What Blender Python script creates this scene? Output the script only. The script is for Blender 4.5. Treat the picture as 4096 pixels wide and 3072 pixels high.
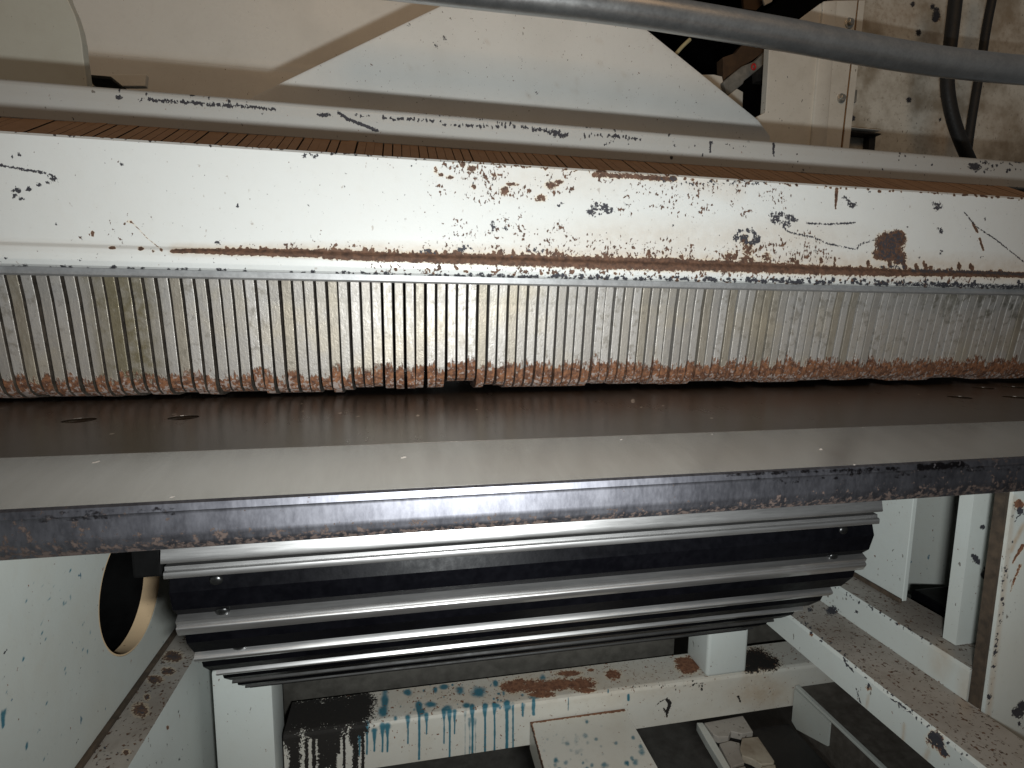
import bpy, bmesh, math, random
import numpy as np
from mathutils import Vector, Matrix

S = bpy.context.scene
for o in list(bpy.data.objects): bpy.data.objects.remove(o)
C = S.collection
RNG = np.random.default_rng(7)

# ------------------------------------------------------------------ survey
# Metric frame: X along the machine, Y into it, Z up, measured from the lens.
OFF = np.array([0.0, 0.0, 1.0])          # the lens stands 1 m above the floor
FOC = 2171.78
YAW, PIT, ROL = math.radians(11.40728), math.radians(7.37812), math.radians(0.58379)
def _rot():
    cy, sy = math.cos(YAW), math.sin(YAW); cp, sp = math.cos(PIT), math.sin(PIT); cr, sr = math.cos(ROL), math.sin(ROL)
    Ry = np.array([[cy,0,-sy],[0,1,0],[sy,0,cy]]); Rx = np.array([[1,0,0],[0,cp,-sp],[0,sp,cp]]); Rz = np.array([[cr,-sr,0],[sr,cr,0],[0,0,1]])
    return Rz @ Rx @ Ry
R = _rot()
def ray(x, y):
    w = R.T @ np.array([(x-2048)/FOC, (y-1536)/FOC, 1.0])
    return np.array([w[0], w[2], -w[1]])
def at(x, y, Y):                          # point of the photograph on the plane at depth Y
    r = ray(x, y); return r * (Y / r[1])
def proj(P):                              # where points are seen, in photograph pixels
    P = np.asarray(P, float)
    q = np.stack([P[:,0], -P[:,2], P[:,1]], 1) @ R.T
    z = np.maximum(q[:,2], 1e-3)
    return np.stack([2048 + FOC*q[:,0]/z, 1536 + FOC*q[:,1]/z], 1)

# ------------------------------------------------------------------ camera, world, light
cam = bpy.data.cameras.new('camera'); co = bpy.data.objects.new('camera', cam); C.objects.link(co)
right = (R[0,0], R[0,2], -R[0,1]); up = (-R[1,0], -R[1,2], R[1,1]); back = (-R[2,0], -R[2,2], R[2,1])
co.matrix_world = Matrix(((right[0],up[0],back[0],0),(right[1],up[1],back[1],0),(right[2],up[2],back[2],OFF[2]),(0,0,0,1)))
cam.sensor_fit = 'HORIZONTAL'; cam.sensor_width = 36; cam.lens = 36*FOC/4096
cam.clip_start = 0.01; cam.clip_end = 60
S.camera = co
W = bpy.data.worlds.new('World'); S.world = W; W.use_nodes = True
W.node_tree.nodes['Background'].inputs[0].default_value = (0.95, 1.0, 1.02, 1)
W.node_tree.nodes['Background'].inputs[1].default_value = 0.05
S.view_settings.view_transform = 'Standard'; S.view_settings.look = 'None'
S.view_settings.exposure = 0.35; S.view_settings.gamma = 1
S.cycles.use_denoising = True
S.cycles.max_bounces = 8
def lamp(name, kind, loc, power, color, **kw):
    l = bpy.data.lights.new(name, kind); l.energy = power; l.color = color
    for k, v in kw.items(): setattr(l, k, v)
    o = bpy.data.objects.new(name, l); C.objects.link(o); o.location = Vector(loc) + Vector(OFF)
    return o
# the three small lights of the hand lamp held just below the lens
for k in (-1, 0, 1):
    hl = lamp('hand_lamp', 'SPOT', (0.057 + 0.017*k, 0.0, -0.083), 6.1, (0.96, 1.0, 1.0), shadow_soft_size=0.010, spot_size=math.radians(150), spot_blend=1.0)
    hl.rotation_euler = Vector((0.13, 1.0, 0.20)).to_track_quat('-Z', 'Y').to_euler()
# warm fill added high behind the camera to brown the shadows
wl = lamp('warm_fill', 'AREA', (0.3, -1.3, 2.2), 9.5, (1.0, 0.62, 0.31), shape='RECTANGLE', size=2.4, size_y=1.2)
wl.rotation_euler = (Vector((0.2, 0.9, 0.3)) - Vector((0.3, -1.3, 2.2))).to_track_quat('-Z', 'Y').to_euler()

# ------------------------------------------------------------------ materials
def new_mat(name):
    m = bpy.data.materials.new(name); m.use_nodes = True
    nt = m.node_tree; return m, nt, nt.nodes['Principled BSDF']
class N:
    def __init__(s, nt): s.nt = nt
    def n(s, t, **kw):
        x = s.nt.nodes.new(t)
        for k, v in kw.items(): setattr(x, k, v)
        return x
    def l(s, a, b): s.nt.links.new(a, b)
    def put(s, sock, v):
        if hasattr(v, 'is_output') or isinstance(v, bpy.types.NodeSocket): s.l(v, sock)
        else: sock.default_value = v
    def noise(s, vec, scale, detail=4, rough=0.55, dist=0.0):
        x = s.n('ShaderNodeTexNoise'); s.l(vec, x.inputs['Vector'])
        x.inputs['Scale'].default_value = scale; x.inputs['Detail'].default_value = detail
        x.inputs['Roughness'].default_value = rough; x.inputs['Distortion'].default_value = dist
        return x.outputs['Fac']
    def math(s, op, a, b=0.0, c=0.0, clamp=False):
        x = s.n('ShaderNodeMath', operation=op, use_clamp=clamp)
        s.put(x.inputs[0], a); s.put(x.inputs[1], b); s.put(x.inputs[2], c)
        return x.outputs[0]
    def sstep(s, v, lo, hi, a=0.0, b=1.0):
        x = s.n('ShaderNodeMapRange', interpolation_type='SMOOTHSTEP')
        s.put(x.inputs[0], v); x.inputs[1].default_value = lo; x.inputs[2].default_value = hi
        x.inputs[3].default_value = a; x.inputs[4].default_value = b
        return x.outputs[0]
    def mix(s, f, a, b):
        x = s.n('ShaderNodeMix', data_type='RGBA')
        s.put(x.inputs[0], f)
        for i, v in ((6, a), (7, b)):
            if isinstance(v, tuple): x.inputs[i].default_value = (*v[:3], 1)
            else: s.l(v, x.inputs[i])
        return x.outputs[2]
    def attr(s, name):
        x = s.n('ShaderNodeAttribute'); x.attribute_name = name; return x.outputs['Fac']
    def pos(s): return s.n('ShaderNodeNewGeometry').outputs['Position']
    def stretch(s, vec, sc):
        x = s.n('ShaderNodeMapping'); s.l(vec, x.inputs[0]); x.inputs['Scale'].default_value = sc; return x.outputs[0]
    def bump(s, h, strength, dist, prev=None):
        x = s.n('ShaderNodeBump'); s.l(h, x.inputs['Height']); x.inputs['Strength'].default_value = strength
        x.inputs['Distance'].default_value = dist
        if prev is not None: s.l(prev, x.inputs['Normal'])
        return x.outputs['Normal']

def paint_mat(name, base, rough=0.38, speck=0.0, dirt=0.25, dirt_col=(0.36,0.31,0.23), rust_col=((0.085,0.034,0.018),(0.23,0.105,0.055)),
              dark_col=((0.012,0.012,0.016),(0.05,0.05,0.06)), speck_col=(0.10,0.085,0.07), seed=0.0):
    m, nt, b = new_mat(name); g = N(nt)
    p0 = g.pos(); mp = g.n('ShaderNodeMapping'); g.l(p0, mp.inputs[0]); mp.inputs['Location'].default_value = (seed, seed*.7, seed*1.3); p = mp.outputs[0]
    fine = g.noise(p, 330, 5, 0.62); mid = g.noise(p, 95, 5, 0.6); big = g.noise(p, 9, 5, 0.6)
    col = g.mix(g.sstep(big, 0.40, 0.72, 0, dirt), base, dirt_col)
    col = g.mix(g.sstep(mid, 0.50, 0.75, 0, dirt*0.5), col, dirt_col)
    ru, da, st, te = g.attr('rust'), g.attr('dark'), g.attr('stain'), g.attr('teal')
    cn = g.noise(g.stretch(p, (1.15, 1, 0.75)), 300, 3, 0.55); cn2 = g.noise(p, 120, 4, 0.6)
    chip = g.math('ADD', g.math('ADD', g.math('MULTIPLY', cn, 0.62), g.math('MULTIPLY', cn2, 0.38)), g.math('MULTIPLY', g.math('SUBTRACT', g.attr('chips'), 1.0), 0.20))
    chm = g.sstep(chip, 0.452, 0.475)
    stm = g.math('MULTIPLY', st, g.sstep(g.math('ADD', mid, g.math('MULTIPLY', fine, 0.4)), 0.45, 0.85, 0.55, 1.0), clamp=True)
    col = g.mix(stm, col, g.mix(mid, (0.47,0.33,0.19), (0.30,0.21,0.13)))
    tem = g.sstep(g.math('ADD', te, g.math('MULTIPLY', g.math('SUBTRACT', mid, 0.5), 0.8)), 0.30, 0.85)
    col = g.mix(tem, col, g.mix(mid, (0.022,0.15,0.215), (0.05,0.115,0.135)))
    if speck > 0:
        vn = g.noise(g.stretch(p, (1, 1, 0.6)), 170, 3, 0.5); cl = g.noise(p, 14, 2, 0.5)
        sp = g.sstep(g.math('ADD', vn, g.math('MULTIPLY', cl, 0.25)), 0.875 - speck*0.1, 0.90 - speck*0.1)
        col = g.mix(g.math('MULTIPLY', sp, 0.8), col, speck_col)
    else: sp = None
    nz = g.math('ADD', g.math('MULTIPLY', g.math('SUBTRACT', fine, 0.5), 1.3), g.math('MULTIPLY', g.math('SUBTRACT', mid, 0.5), 0.5))
    rum = g.math('MAXIMUM', chm, g.sstep(g.math('ADD', ru, nz), 0.47, 0.56))
    halo = g.sstep(g.math('ADD', ru, g.math('MULTIPLY', nz, 0.6)), 0.22, 0.6, 0, 0.5)
    col = g.mix(halo, col, (0.60,0.47,0.30))
    rc = g.mix(g.sstep(g.noise(p, 160, 6, 0.7), 0.3, 0.7), rust_col[0], rust_col[1])
    col = g.mix(rum, col, rc)
    ff = g.noise(g.stretch(p, (1, 1, 0.8)), 620, 3, 0.6); nd = g.math('ADD', nz, g.math('MULTIPLY', g.math('SUBTRACT', ff, 0.5), 1.6))
    dam = g.sstep(g.math('ADD', da, nd), 0.46, 0.58)
    col = g.mix(dam, col, g.mix(fine, dark_col[0], dark_col[1]))
    g.l(col, b.inputs['Base Color'])
    mk = g.math('MAXIMUM', rum, dam)
    g.l(g.math('ADD', g.math('MULTIPLY', mk, 0.42), g.math('ADD', rough, g.math('MULTIPLY', g.math('SUBTRACT', big, 0.5), 0.25))), b.inputs['Roughness'])
    h = g.math('SUBTRACT', g.math('MULTIPLY', big, 0.0), mk)
    nrm = g.bump(h, 0.5, 0.0006); nrm = g.bump(fine, 0.12, 0.0007, nrm)
    wav = g.noise(p, 22, 2, 0.5); nrm = g.bump(wav, 0.12, 0.003, nrm)
    g.l(nrm, b.inputs['Normal'])
    return m
def metal_mat(name, c0, c1, rough=(0.25,0.5), metallic=1.0, stretch=(1,1,1), scale=60, rust=0.0, rust_c=((0.05,0.025,0.015),(0.17,0.08,0.045)), bump=0.1, bdist=0.0006):
    m, nt, b = new_mat(name); g = N(nt); p = g.pos(); q = g.stretch(p, stretch)
    a = g.noise(q, scale, 6, 0.65); f = g.noise(q, scale*6, 4, 0.6); w = g.noise(p, 11, 4, 0.6)
    v = g.math('ADD', g.math('MULTIPLY', a, 0.6), g.math('MULTIPLY', f, 0.4))
    col = g.mix(g.sstep(v, 0.3, 0.7), c0, c1)
    ru = g.attr('rust'); fi = g.noise(p, 260, 5, 0.65)
    rm = g.sstep(g.math('ADD', ru, g.math('ADD', g.math('MULTIPLY', g.math('SUBTRACT', fi, 0.5), 1.3), g.math('MULTIPLY', g.math('SUBTRACT', w, 0.5), rust))), 0.42, 0.62)
    ch = g.math('ADD', fi, g.math('MULTIPLY', g.math('SUBTRACT', g.attr('chips'), 1.0), 0.34)); rm = g.math('MAXIMUM', rm, g.sstep(ch, 0.44, 0.52))
    col = g.mix(g.sstep(rm, 0.0, 0.35), col, g.mix(fi, rust_c[0], rust_c[1]))
    da = g.sstep(g.math('ADD', g.attr('dark'), g.math('MULTIPLY', g.math('SUBTRACT', fi, 0.5), 1.0)), 0.42, 0.62)
    col = g.mix(da, col, (0.02,0.018,0.02))
    li = g.sstep(g.math('ADD', g.attr('stain'), g.math('MULTIPLY', g.math('SUBTRACT', fi, 0.5), 0.8)), 0.45, 0.6)
    col = g.mix(li, col, (0.55,0.5,0.45))
    g.l(col, b.inputs['Base Color'])
    g.l(g.math('MULTIPLY', g.math('SUBTRACT', 1.0, g.math('MAXIMUM', rm, li)), metallic), b.inputs['Metallic'])
    r = g.sstep(g.math('ADD', g.math('MULTIPLY', v, 0.6), g.math('MULTIPLY', w, 0.4)), 0.3, 0.7, rough[0], rough[1])
    g.l(g.math('ADD', r, g.math('MULTIPLY', rm, 0.35)), b.inputs['Roughness'])
    g.l(g.bump(v, bump, bdist), b.inputs['Normal'])
    return m
def plain_mat(name, c0, c1, rough=0.5, scale=60, metallic=0.0, bump=0.15, dist=0.001):
    m, nt, b = new_mat(name); g = N(nt); p = g.pos(); a = g.noise(p, scale, 6, 0.65); w = g.noise(p, scale*0.12, 4, 0.6)
    g.l(g.mix(g.sstep(g.math('ADD', g.math('MULTIPLY', a, 0.6), g.math('MULTIPLY', w, 0.4)), 0.35, 0.68), c0, c1), b.inputs['Base Color'])
    g.l(g.sstep(a, 0.2, 0.8, rough*0.8, min(1, rough*1.2)), b.inputs['Roughness'])
    b.inputs['Metallic'].default_value = metallic
    g.l(g.bump(a, bump, dist), b.inputs['Normal'])
    return m
def finger_mat():
    m, nt, b = new_mat('finger_steel'); g = N(nt); p = g.pos()
    inf = g.n('ShaderNodeObjectInfo').outputs['Random']
    sep = g.n('ShaderNodeSeparateXYZ'); g.l(p, sep.inputs[0]); x, z = sep.outputs[0], sep.outputs[2]
    q = g.stretch(p, (4, 4, 0.35)); streak = g.noise(q, 120, 5, 0.65); fine = g.noise(p, 420, 4, 0.6); mid = g.noise(p, 110, 5, 0.62); big = g.noise(p, 16, 4, 0.6)
    base = g.mix(inf, (0.27,0.25,0.228), (0.40,0.38,0.36)); base = g.mix(g.sstep(g.math('FRACT', g.math('MULTIPLY', inf, 7.3)), 0.80, 0.92, 0, 0.65), base, (0.185,0.15,0.095))
    base = g.mix(g.sstep(streak, 0.35, 0.72, 0, 0.5), base, (0.30,0.275,0.235))
    base = g.mix(g.sstep(big, 0.46, 0.70, 0, 0.55), base, (0.33,0.285,0.21))
    base = g.mix(g.sstep(g.math('ADD', mid, g.math('MULTIPLY', inf, 0.15)), 0.62, 0.78, 0, 0.6), base, (0.17,0.15,0.12))
    ol = g.math('MULTIPLY', g.math('MULTIPLY', g.sstep(x, -.305, -.285), g.sstep(x, -.225, -.250)), g.sstep(g.math('ADD', mid, g.math('MULTIPLY', inf, .5)), 0.45, 0.9, 0.35, 0.85))
    base = g.mix(ol, base, (0.115,0.092,0.042))
    rg = g.math('MULTIPLY', g.sstep(x, .55, .78), g.math('MULTIPLY', g.sstep(z, .975, 1.01), g.sstep(g.math('ADD', big, g.math('MULTIPLY', mid, .5)), 0.70, 0.86)))
    base = g.mix(g.math('MULTIPLY', rg, 0.75), base, (0.095,0.09,0.07))
    # rust creeps up from the feet, to a different height on every finger
    hgt = g.math('ADD', 1.0-0.0575, g.math('MULTIPLY', g.math('SUBTRACT', inf, 0.5), 0.010))
    hgt = g.math('ADD', hgt, g.sstep(x, -0.12, 0.02, -0.006, 0.003))
    d = g.math('DIVIDE', g.math('SUBTRACT', hgt, z), 0.012)           # 0 at the rust line, grows downwards
    d = g.math('ADD', d, g.math('ADD', g.math('MULTIPLY', g.math('SUBTRACT', mid, 0.5), 2.2), g.math('MULTIPLY', g.math('SUBTRACT', g.noise(g.stretch(p,(3,3,.5)), 150, 3, .5), 0.5), 2.2)))
    rm = g.sstep(d, 0.0, 0.5)
    up = g.sstep(z, 1.075, 1.095)                                      # the rusty upper edges behind the beam
    rcol = g.mix(g.sstep(g.noise(p, 190, 6, 0.7), 0.33, 0.66), (0.042,0.016,0.008), (0.185,0.078,0.034))
    rcol = g.mix(g.sstep(fine, 0.55, 0.7, 0, 0.6), rcol, (0.07,0.03,0.02))
    ucol = g.mix(g.noise(p, 60, 5, 0.7), (0.25,0.145,0.085), (0.40,0.26,0.155))
    fl = g.noise(g.stretch(p, (1, 1, 0.8)), 300, 4, 0.6); low = g.sstep(z, 1.0-.082, 1.0-.068, 0.075, 0.0)
    flake = g.sstep(g.math('ADD', g.math('ADD', g.math('MULTIPLY', fl, 0.7), g.math('MULTIPLY', mid, 0.3)), g.math('ADD', low, g.math('MULTIPLY', inf, 0.05))), 0.585, 0.645)
    rcol = g.mix(flake, rcol, g.mix(fine, (0.14,0.105,0.09), (0.31,0.255,0.225)))
    col = g.mix(rm, base, rcol); col = g.mix(up, col, ucol)
    g.l(col, b.inputs['Base Color'])
    nm = g.math('MAXIMUM', rm, up)
    g.l(g.math('MULTIPLY', g.math('SUBTRACT', 1.0, nm), 0.36), b.inputs['Metallic'])
    g.l(g.math('ADD', g.sstep(streak, 0.3, 0.7, 0.38, 0.56), g.math('MULTIPLY', nm, 0.4)), b.inputs['Roughness'])
    n1 = g.bump(g.math('ADD', g.math('MULTIPLY', fine, 1.4), g.math('MULTIPLY', streak, 0.8)), 0.30, 0.0008)
    n1 = g.bump(g.math('MULTIPLY', mid, rm), 0.7, 0.002, n1)
    g.l(n1, b.inputs['Normal'])
    return m

M = {}
M['beam'] = paint_mat('beam_paint', (0.56,0.57,0.555), 0.33, speck=0.45, dirt=0.10, speck_col=(0.36,0.33,0.30), rust_col=((0.038,0.019,0.012),(0.125,0.064,0.038)))
M['rail'] = paint_mat('rail_paint', (0.42,0.42,0.40), 0.30, speck=0.05, dirt=0.12)
M['hood'] = paint_mat('hood_paint', (0.78,0.785,0.75), 0.33, speck=0.12, dirt=0.10, seed=1.0)
M['case'] = paint_mat('casing_paint', (0.90,0.88,0.81), 0.30, dirt=0.10, seed=2.0)
M['cover'] = paint_mat('cover_paint', (0.60,0.60,0.52), 0.45, speck=0.1, dirt=0.2, seed=2.4)
M['ur'] = paint_mat('column_paint', (0.76,0.73,0.65), 0.35, speck=0.1, dirt=0.25, seed=3.0)
M['urdirty'] = paint_mat('dirty_panel_paint', (0.74,0.73,0.66), 0.5, speck=0.5, dirt=0.85, dirt_col=(0.26,0.215,0.15), seed=4.0)
M['low'] = paint_mat('frame_paint', (0.50,0.53,0.505), 0.35, speck=0.35, dirt=0.12, seed=5.0)
M['lowx'] = paint_mat('cross_tube_paint', (0.50,0.49,0.44), 0.40, speck=0.3, dirt=0.3, seed=5.5,
                      dark_col=((0.003,0.0028,0.0025),(0.014,0.011,0.008)))
M['side'] = paint_mat('side_panel_paint', (0.43,0.45,0.42), 0.42, speck=0.3, dirt=0.2, speck_col=(0.03,0.10,0.15), seed=6.0)
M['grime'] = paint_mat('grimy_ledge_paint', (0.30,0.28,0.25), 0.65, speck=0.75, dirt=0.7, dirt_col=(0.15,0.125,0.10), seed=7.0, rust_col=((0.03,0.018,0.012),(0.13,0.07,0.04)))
M['chip'] = paint_mat('worn_plate_paint', (0.36,0.325,0.26), 0.6, speck=0.5, dirt=0.9, dirt_col=(0.13,0.09,0.055), seed=9.0)
M['tan'] = paint_mat('lit_rim_tan', (0.60,0.44,0.27), 0.45)
M['finger'] = finger_mat()
M['fingerside'] = plain_mat('shaded_finger_side', (0.018,0.014,0.010), (0.07,0.055,0.04), 0.75, 150)
M['bar'] = metal_mat('backing_bar_steel', (0.30,0.30,0.30), (0.40,0.40,0.40), (0.40,0.5), 0.6)
M['tabflat'] = metal_mat('table_steel', (0.058,0.045,0.036), (0.082,0.066,0.053), (0.27,0.295), 0.35, stretch=(4,0.6,1), scale=22, bump=0.0)
M['tabflat'].node_tree.nodes['Principled BSDF'].inputs['Specular IOR Level'].default_value = 0.25
M['tabapron'] = metal_mat('table_apron_steel', (0.39,0.37,0.345), (0.46,0.44,0.415), (0.205,0.235), 0.9, stretch=(4,0.5,1), scale=18, bump=0.0)
M['tabfront'] = metal_mat('table_edge_steel', (0.10,0.10,0.115), (0.17,0.17,0.19), (0.42,0.52), 1.0, stretch=(1.6,1,0.7), scale=40, rust=0.6, bump=0.03,
                          rust_c=((0.006,0.005,0.006),(0.055,0.036,0.028)))
M['strip'] = metal_mat('bright_strip_steel', (0.38,0.375,0.37), (0.50,0.495,0.49), (0.36,0.45), 0.95, stretch=(0.25,4,4), scale=40, bump=0.03)
b_ = M['strip'].node_tree.nodes['Principled BSDF']; b_.inputs['Coat Weight'].default_value = 1.0; b_.inputs['Coat Roughness'].default_value = 0.06; b_.inputs['Coat IOR'].default_value = 1.8
M['slat'] = plain_mat('black_slat_rubber', (0.0014,0.0014,0.002), (0.0030,0.0030,0.004), 0.40, 120)
M['slat'].node_tree.nodes['Principled BSDF'].inputs['Specular IOR Level'].default_value = 0.045
M['bolt'] = plain_mat('black_screw', (0.003,0.003,0.003), (0.007,0.007,0.007), 0.30, 200)
M['pipe'] = metal_mat('pipe_steel', (0.46,0.465,0.465), (0.60,0.605,0.60), (0.28,0.42), 0.8, stretch=(1,1,1), scale=36, rust=0.4, bump=0.25)
M['hose'] = plain_mat('black_hose_rubber', (0.010,0.010,0.010), (0.022,0.021,0.02), 0.6, 150)
M['black'] = plain_mat('black_iron', (0.008,0.008,0.008), (0.018,0.016,0.014), 0.6, 60)
M['void'] = plain_mat('shade_black', (0.002,0.002,0.002), (0.004,0.004,0.004), 0.7, 60)  # near black, standing in for the shade of hollows
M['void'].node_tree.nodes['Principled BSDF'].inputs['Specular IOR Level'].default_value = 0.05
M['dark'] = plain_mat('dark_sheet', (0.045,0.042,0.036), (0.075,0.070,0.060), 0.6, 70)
M['chan'] = plain_mat('dark_channel_steel', (0.05,0.042,0.034), (0.10,0.088,0.075), 0.7, 80)
M['floor'] = plain_mat('oily_floor', (0.13,0.12,0.105), (0.20,0.19,0.17), 0.75, 40, bump=0.4, dist=0.004)
M['brown'] = plain_mat('brown_strap', (0.05,0.028,0.014), (0.10,0.058,0.03), 0.8, 50)
M['grey'] = plain_mat('dull_grey_casting', (0.16,0.16,0.145), (0.30,0.29,0.26), 0.6, 60)
M['red'] = plain_mat('red_plastic', (0.55,0.03,0.03), (0.65,0.05,0.04), 0.35, 60)
M['zinc'] = metal_mat('zinc_bolt', (0.45,0.43,0.38), (0.62,0.6,0.55), (0.3,0.5), 0.9, scale=120)
M['seam'] = plain_mat('rusty_seam', (0.14,0.07,0.025), (0.30,0.16,0.06), 0.85, 130)
M['cable'] = plain_mat('pale_cable', (0.40,0.34,0.18), (0.55,0.48,0.28), 0.6, 130)
M['rubber'] = plain_mat('dark_brown_strip', (0.03,0.022,0.015), (0.08,0.055,0.035), 0.8, 130)

# ------------------------------------------------------------------ marks on surfaces, as seen in the survey
class Marks:
    """Adds soft spots and strokes to a mask; the material breaks their edges up."""
    def __init__(s, P): s.F = proj(P); s.v = np.zeros(len(P))
    def spot(s, x, y, rx, ry=None, k=1.0, a=0.0):
        ry = ry or rx; R_ = max(rx, ry)*1.6
        i = np.nonzero((abs(s.F[:,0]-x) < R_) & (abs(s.F[:,1]-y) < R_))[0]
        if not len(i): return
        dx, dy = s.F[i,0]-x, s.F[i,1]-y; c, n = math.cos(a), math.sin(a)
        d = np.hypot((dx*c+dy*n)/rx, (-dx*n+dy*c)/ry)
        s.v[i] = np.maximum(s.v[i], k*np.clip(1.35-0.85*d, 0, 1))
    def line(s, pts, w, k=1.0, w2=None):
        w2 = w if w2 is None else w2; n = len(pts)-1
        for j in range(n):
            (ax, ay), (bx, by) = pts[j], pts[j+1]; wa = w+(w2-w)*j/n; wb = w+(w2-w)*(j+1)/n; m = max(wa, wb)*1.7
            i = np.nonzero((s.F[:,0] > min(ax,bx)-m) & (s.F[:,0] < max(ax,bx)+m) & (s.F[:,1] > min(ay,by)-m) & (s.F[:,1] < max(ay,by)+m))[0]
            if not len(i): continue
            px, py = s.F[i,0]-ax, s.F[i,1]-ay; ux, uy = bx-ax, by-ay; L = ux*ux+uy*uy+1e-9
            t = np.clip((px*ux+py*uy)/L, 0, 1); d = np.hypot(px-t*ux, py-t*uy)/(wa+(wb-wa)*t)
            s.v[i] = np.maximum(s.v[i], k*np.clip(1.35-0.85*d, 0, 1))
    def rain(s, n, x0, x1, y0, y1, r0, r1, k0=0.7, k1=1.0, tall=1.5, seed=0, bias=1.0, skew=None):
        g = np.random.default_rng(seed)
        for _ in range(n):
            u = g.random(); v = g.random()**bias; x = x0+(x1-x0)*u; y = y0+(y1-y0)*v + (0 if skew is None else skew*u)
            r = r0+(r1-r0)*g.random()**2
            s.spot(x, y, r, r*(1+(tall-1)*g.random()), k0+(k1-k0)*g.random(), g.uniform(-.4,.4))
def Zm(z):
    o = dict(Z1=(0,0,.6329),Z2=(1300,0,.6329),Z3=(2600,0,.6763),Z4=(0,950,.6329),Z5=(1300,950,.6329),Z6=(2600,950,.6763),
             L1=(0,2000,.6461),L2=(1000,2300,.4973),L3=(2000,2300,.4973),L4=(2900,1950,.6765),L5=(500,2100,.4973),
             Q3=(2500,2550,.31646),Q2=(3300,0,.38585),Q1=(2560,0,.34720),Q4=(3150,1950,.45198))[z]
    return lambda x, y: (o[0]+x*o[2], o[1]+y*o[2])
def zl(z, *pts): f = Zm(z); return [f(*p) for p in pts]

def marks_beam(P):
    ru, da, st = Marks(P), Marks(P), Marks(P)
    # rust line along the crease
    f1, f2, f3, f6 = Zm('Z1'), Zm('Z2'), Zm('Z3'), Zm('Z6')
    L = zl('Z1', (1085,1590),(1200,1585),(1500,1592),(1850,1600),(2212,1605)); ru.line(L, 7, 1.0, 19)
    ru.line(zl('Z5', (0,108),(400,122),(800,132),(1200,145),(1700,158),(2212,172)), 18, 1.0, 27)
    ru.line(zl('Z6', (0,155),(500,172),(1100,195),(1500,210)), 26, 1.0, 15); ru.line(zl('Z6', (1500,208),(1800,212),(2212,222)), 13, 1.05, 12)
    da.line(zl('Z6', (1550,196),(1800,200),(2212,216)), 9, 0.62)
    g = np.random.default_rng(3)
    for i in range(110):          # ragged upper side of the rust line
        x = 900 + 3100*g.random(); yl = np.interp(x, [690,1400,2100,2700,3300,4096], [1003,1016,1036,1058,1078,1098]); w = np.interp(x, [900,1800,2600,3200,4096], [10,24,42,60,14])
        ru.spot(x, yl-5-w*g.random()**1.6, 5+6*g.random(), 8+10*g.random(), 0.9)
    st.line([(700,1000),(1500,1000),(2200,1016),(2700,1036),(3250,1056),(4096,1090)], 22, 0.42, 52); st.spot(2200, 720, 330, 70, .16); st.spot(2600, 960, 500, 70, .26); st.spot(3050, 960, 330, 70, .30)
    for (x, y, r, q) in ((585,1475,12,20),(710,1565,24,12),(890,1570,22,14),(970,1587,9,9),(1020,1580,11,11),(1120,1583,20,12)): ru.spot(*f1(x,y), r*.63, q*.63)
    ru.line(zl('Z1', (830,1400),(920,1495),(1010,1570)), 3, 0.55); ru.spot(*f1(820,1400), 14, 8, 0.7)
    # upper rust cluster
    ch = Marks(P)
    def field(z, x0, y0, x1, y1, k, n, seed, r0=14, r1=44):          # ragged patches in which the paint is pitted
        f = Zm(z); g = np.random.default_rng(seed)
        for _ in range(n):
            x, y = f(x0+(x1-x0)*g.random(), y0+(y1-y0)*g.random()); r = r0+(r1-r0)*g.random(); ch.spot(x, y, r*1.2, r*.8, k*(.75+.35*g.random()))
    field('Z2', 660,1040,1120,1270, .56, 26, 1); field('Z2', 780,1040,1120,1120, .66, 14, 2); field('Z2', 1080,1060,1560,1280, .58, 20, 3)
    field('Z2', 1500,1070,2212,1130, .62, 22, 4); field('Z2', 1680,1130,2212,1330, .56, 22, 5); field('Z2', 820,1370,1500,1500, .50, 30, 6); field('Z2', 1130,1380,1480,1480, .56, 14, 7)
    field('Z2', 1250,1500,2212,1600, .56, 40, 8); field('Z2', 1600,1560,2212,1640, .64, 30, 9); field('Z3', 0,1090,560,1280, .54, 22, 10); field('Z3', 0,1060,800,1110, .58, 20, 11)
    field('Z3', 0,1480,560,1560, .62, 30, 12); field('Z3', 400,1440,720,1560, .66, 20, 13); field('Z3', 720,1440,1060,1570, .64, 26, 14); field('Z3', 880,1370,1010,1470, .58, 10, 15)
    field('Z5', 0,40,1300,110, .5, 34, 16); field('Z1', 1400,1545,2212,1590, .5, 22, 17); field('Z3', 640,1120,800,1190, .55, 8, 18)
    field('Z5', 300,170,1300,220, .52, 26, 19); field('Z5', 1200,190,2212,240, .60, 34, 20); field('Z6', 0,190,1000,250, .60, 34, 21); field('Z6', 900,215,2100,262, .58, 34, 22)
    field('Z1', 500,1380,900,1540, .40, 12, 23)
    for (x,y,r,q) in ((1135,1205,32,32),(1180,1165,45,14),(1430,1170,50,28),(1480,1150,30,18),(1365,1252,42,28),(930,1065,34,24),(735,1105,22,14),(790,1120,30,16),(1070,1105,22,14),(870,1040,24,20),(700,1075,16,28),(940,1180,20,18),(1750,1080,40,25),(1900,1110,40,20)):
        ru.spot(*f2(x,y), r*.62, q*.62, .74)
    ru.line([f2(1700,1105), f2(2000,1120), f3(150,1060)], 12, .72); st.line([f2(1450,1060), f2(2212,1110), f3(500,1130)], 40, .22)
    # plume over the rust line
    for (x,y,r,q) in ((580,1480,40,70),(580,1540,70,40),(560,1420,38,40),(470,1520,40,40),(690,1520,40,40)): ru.spot(*f3(x,y), r*.6, q*.6, .66)
    st.spot(*f3(580,1480), 110, 70, .35); st.spot(*f3(880,1520), 130, 40, .3)
    da.rain(40, *[v for v in (f3(500,0)[0], f3(650,0)[0], f3(0,1350)[1], f3(0,1440)[1])], 4, 11, .7, 1, 1.5, 19)
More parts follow.
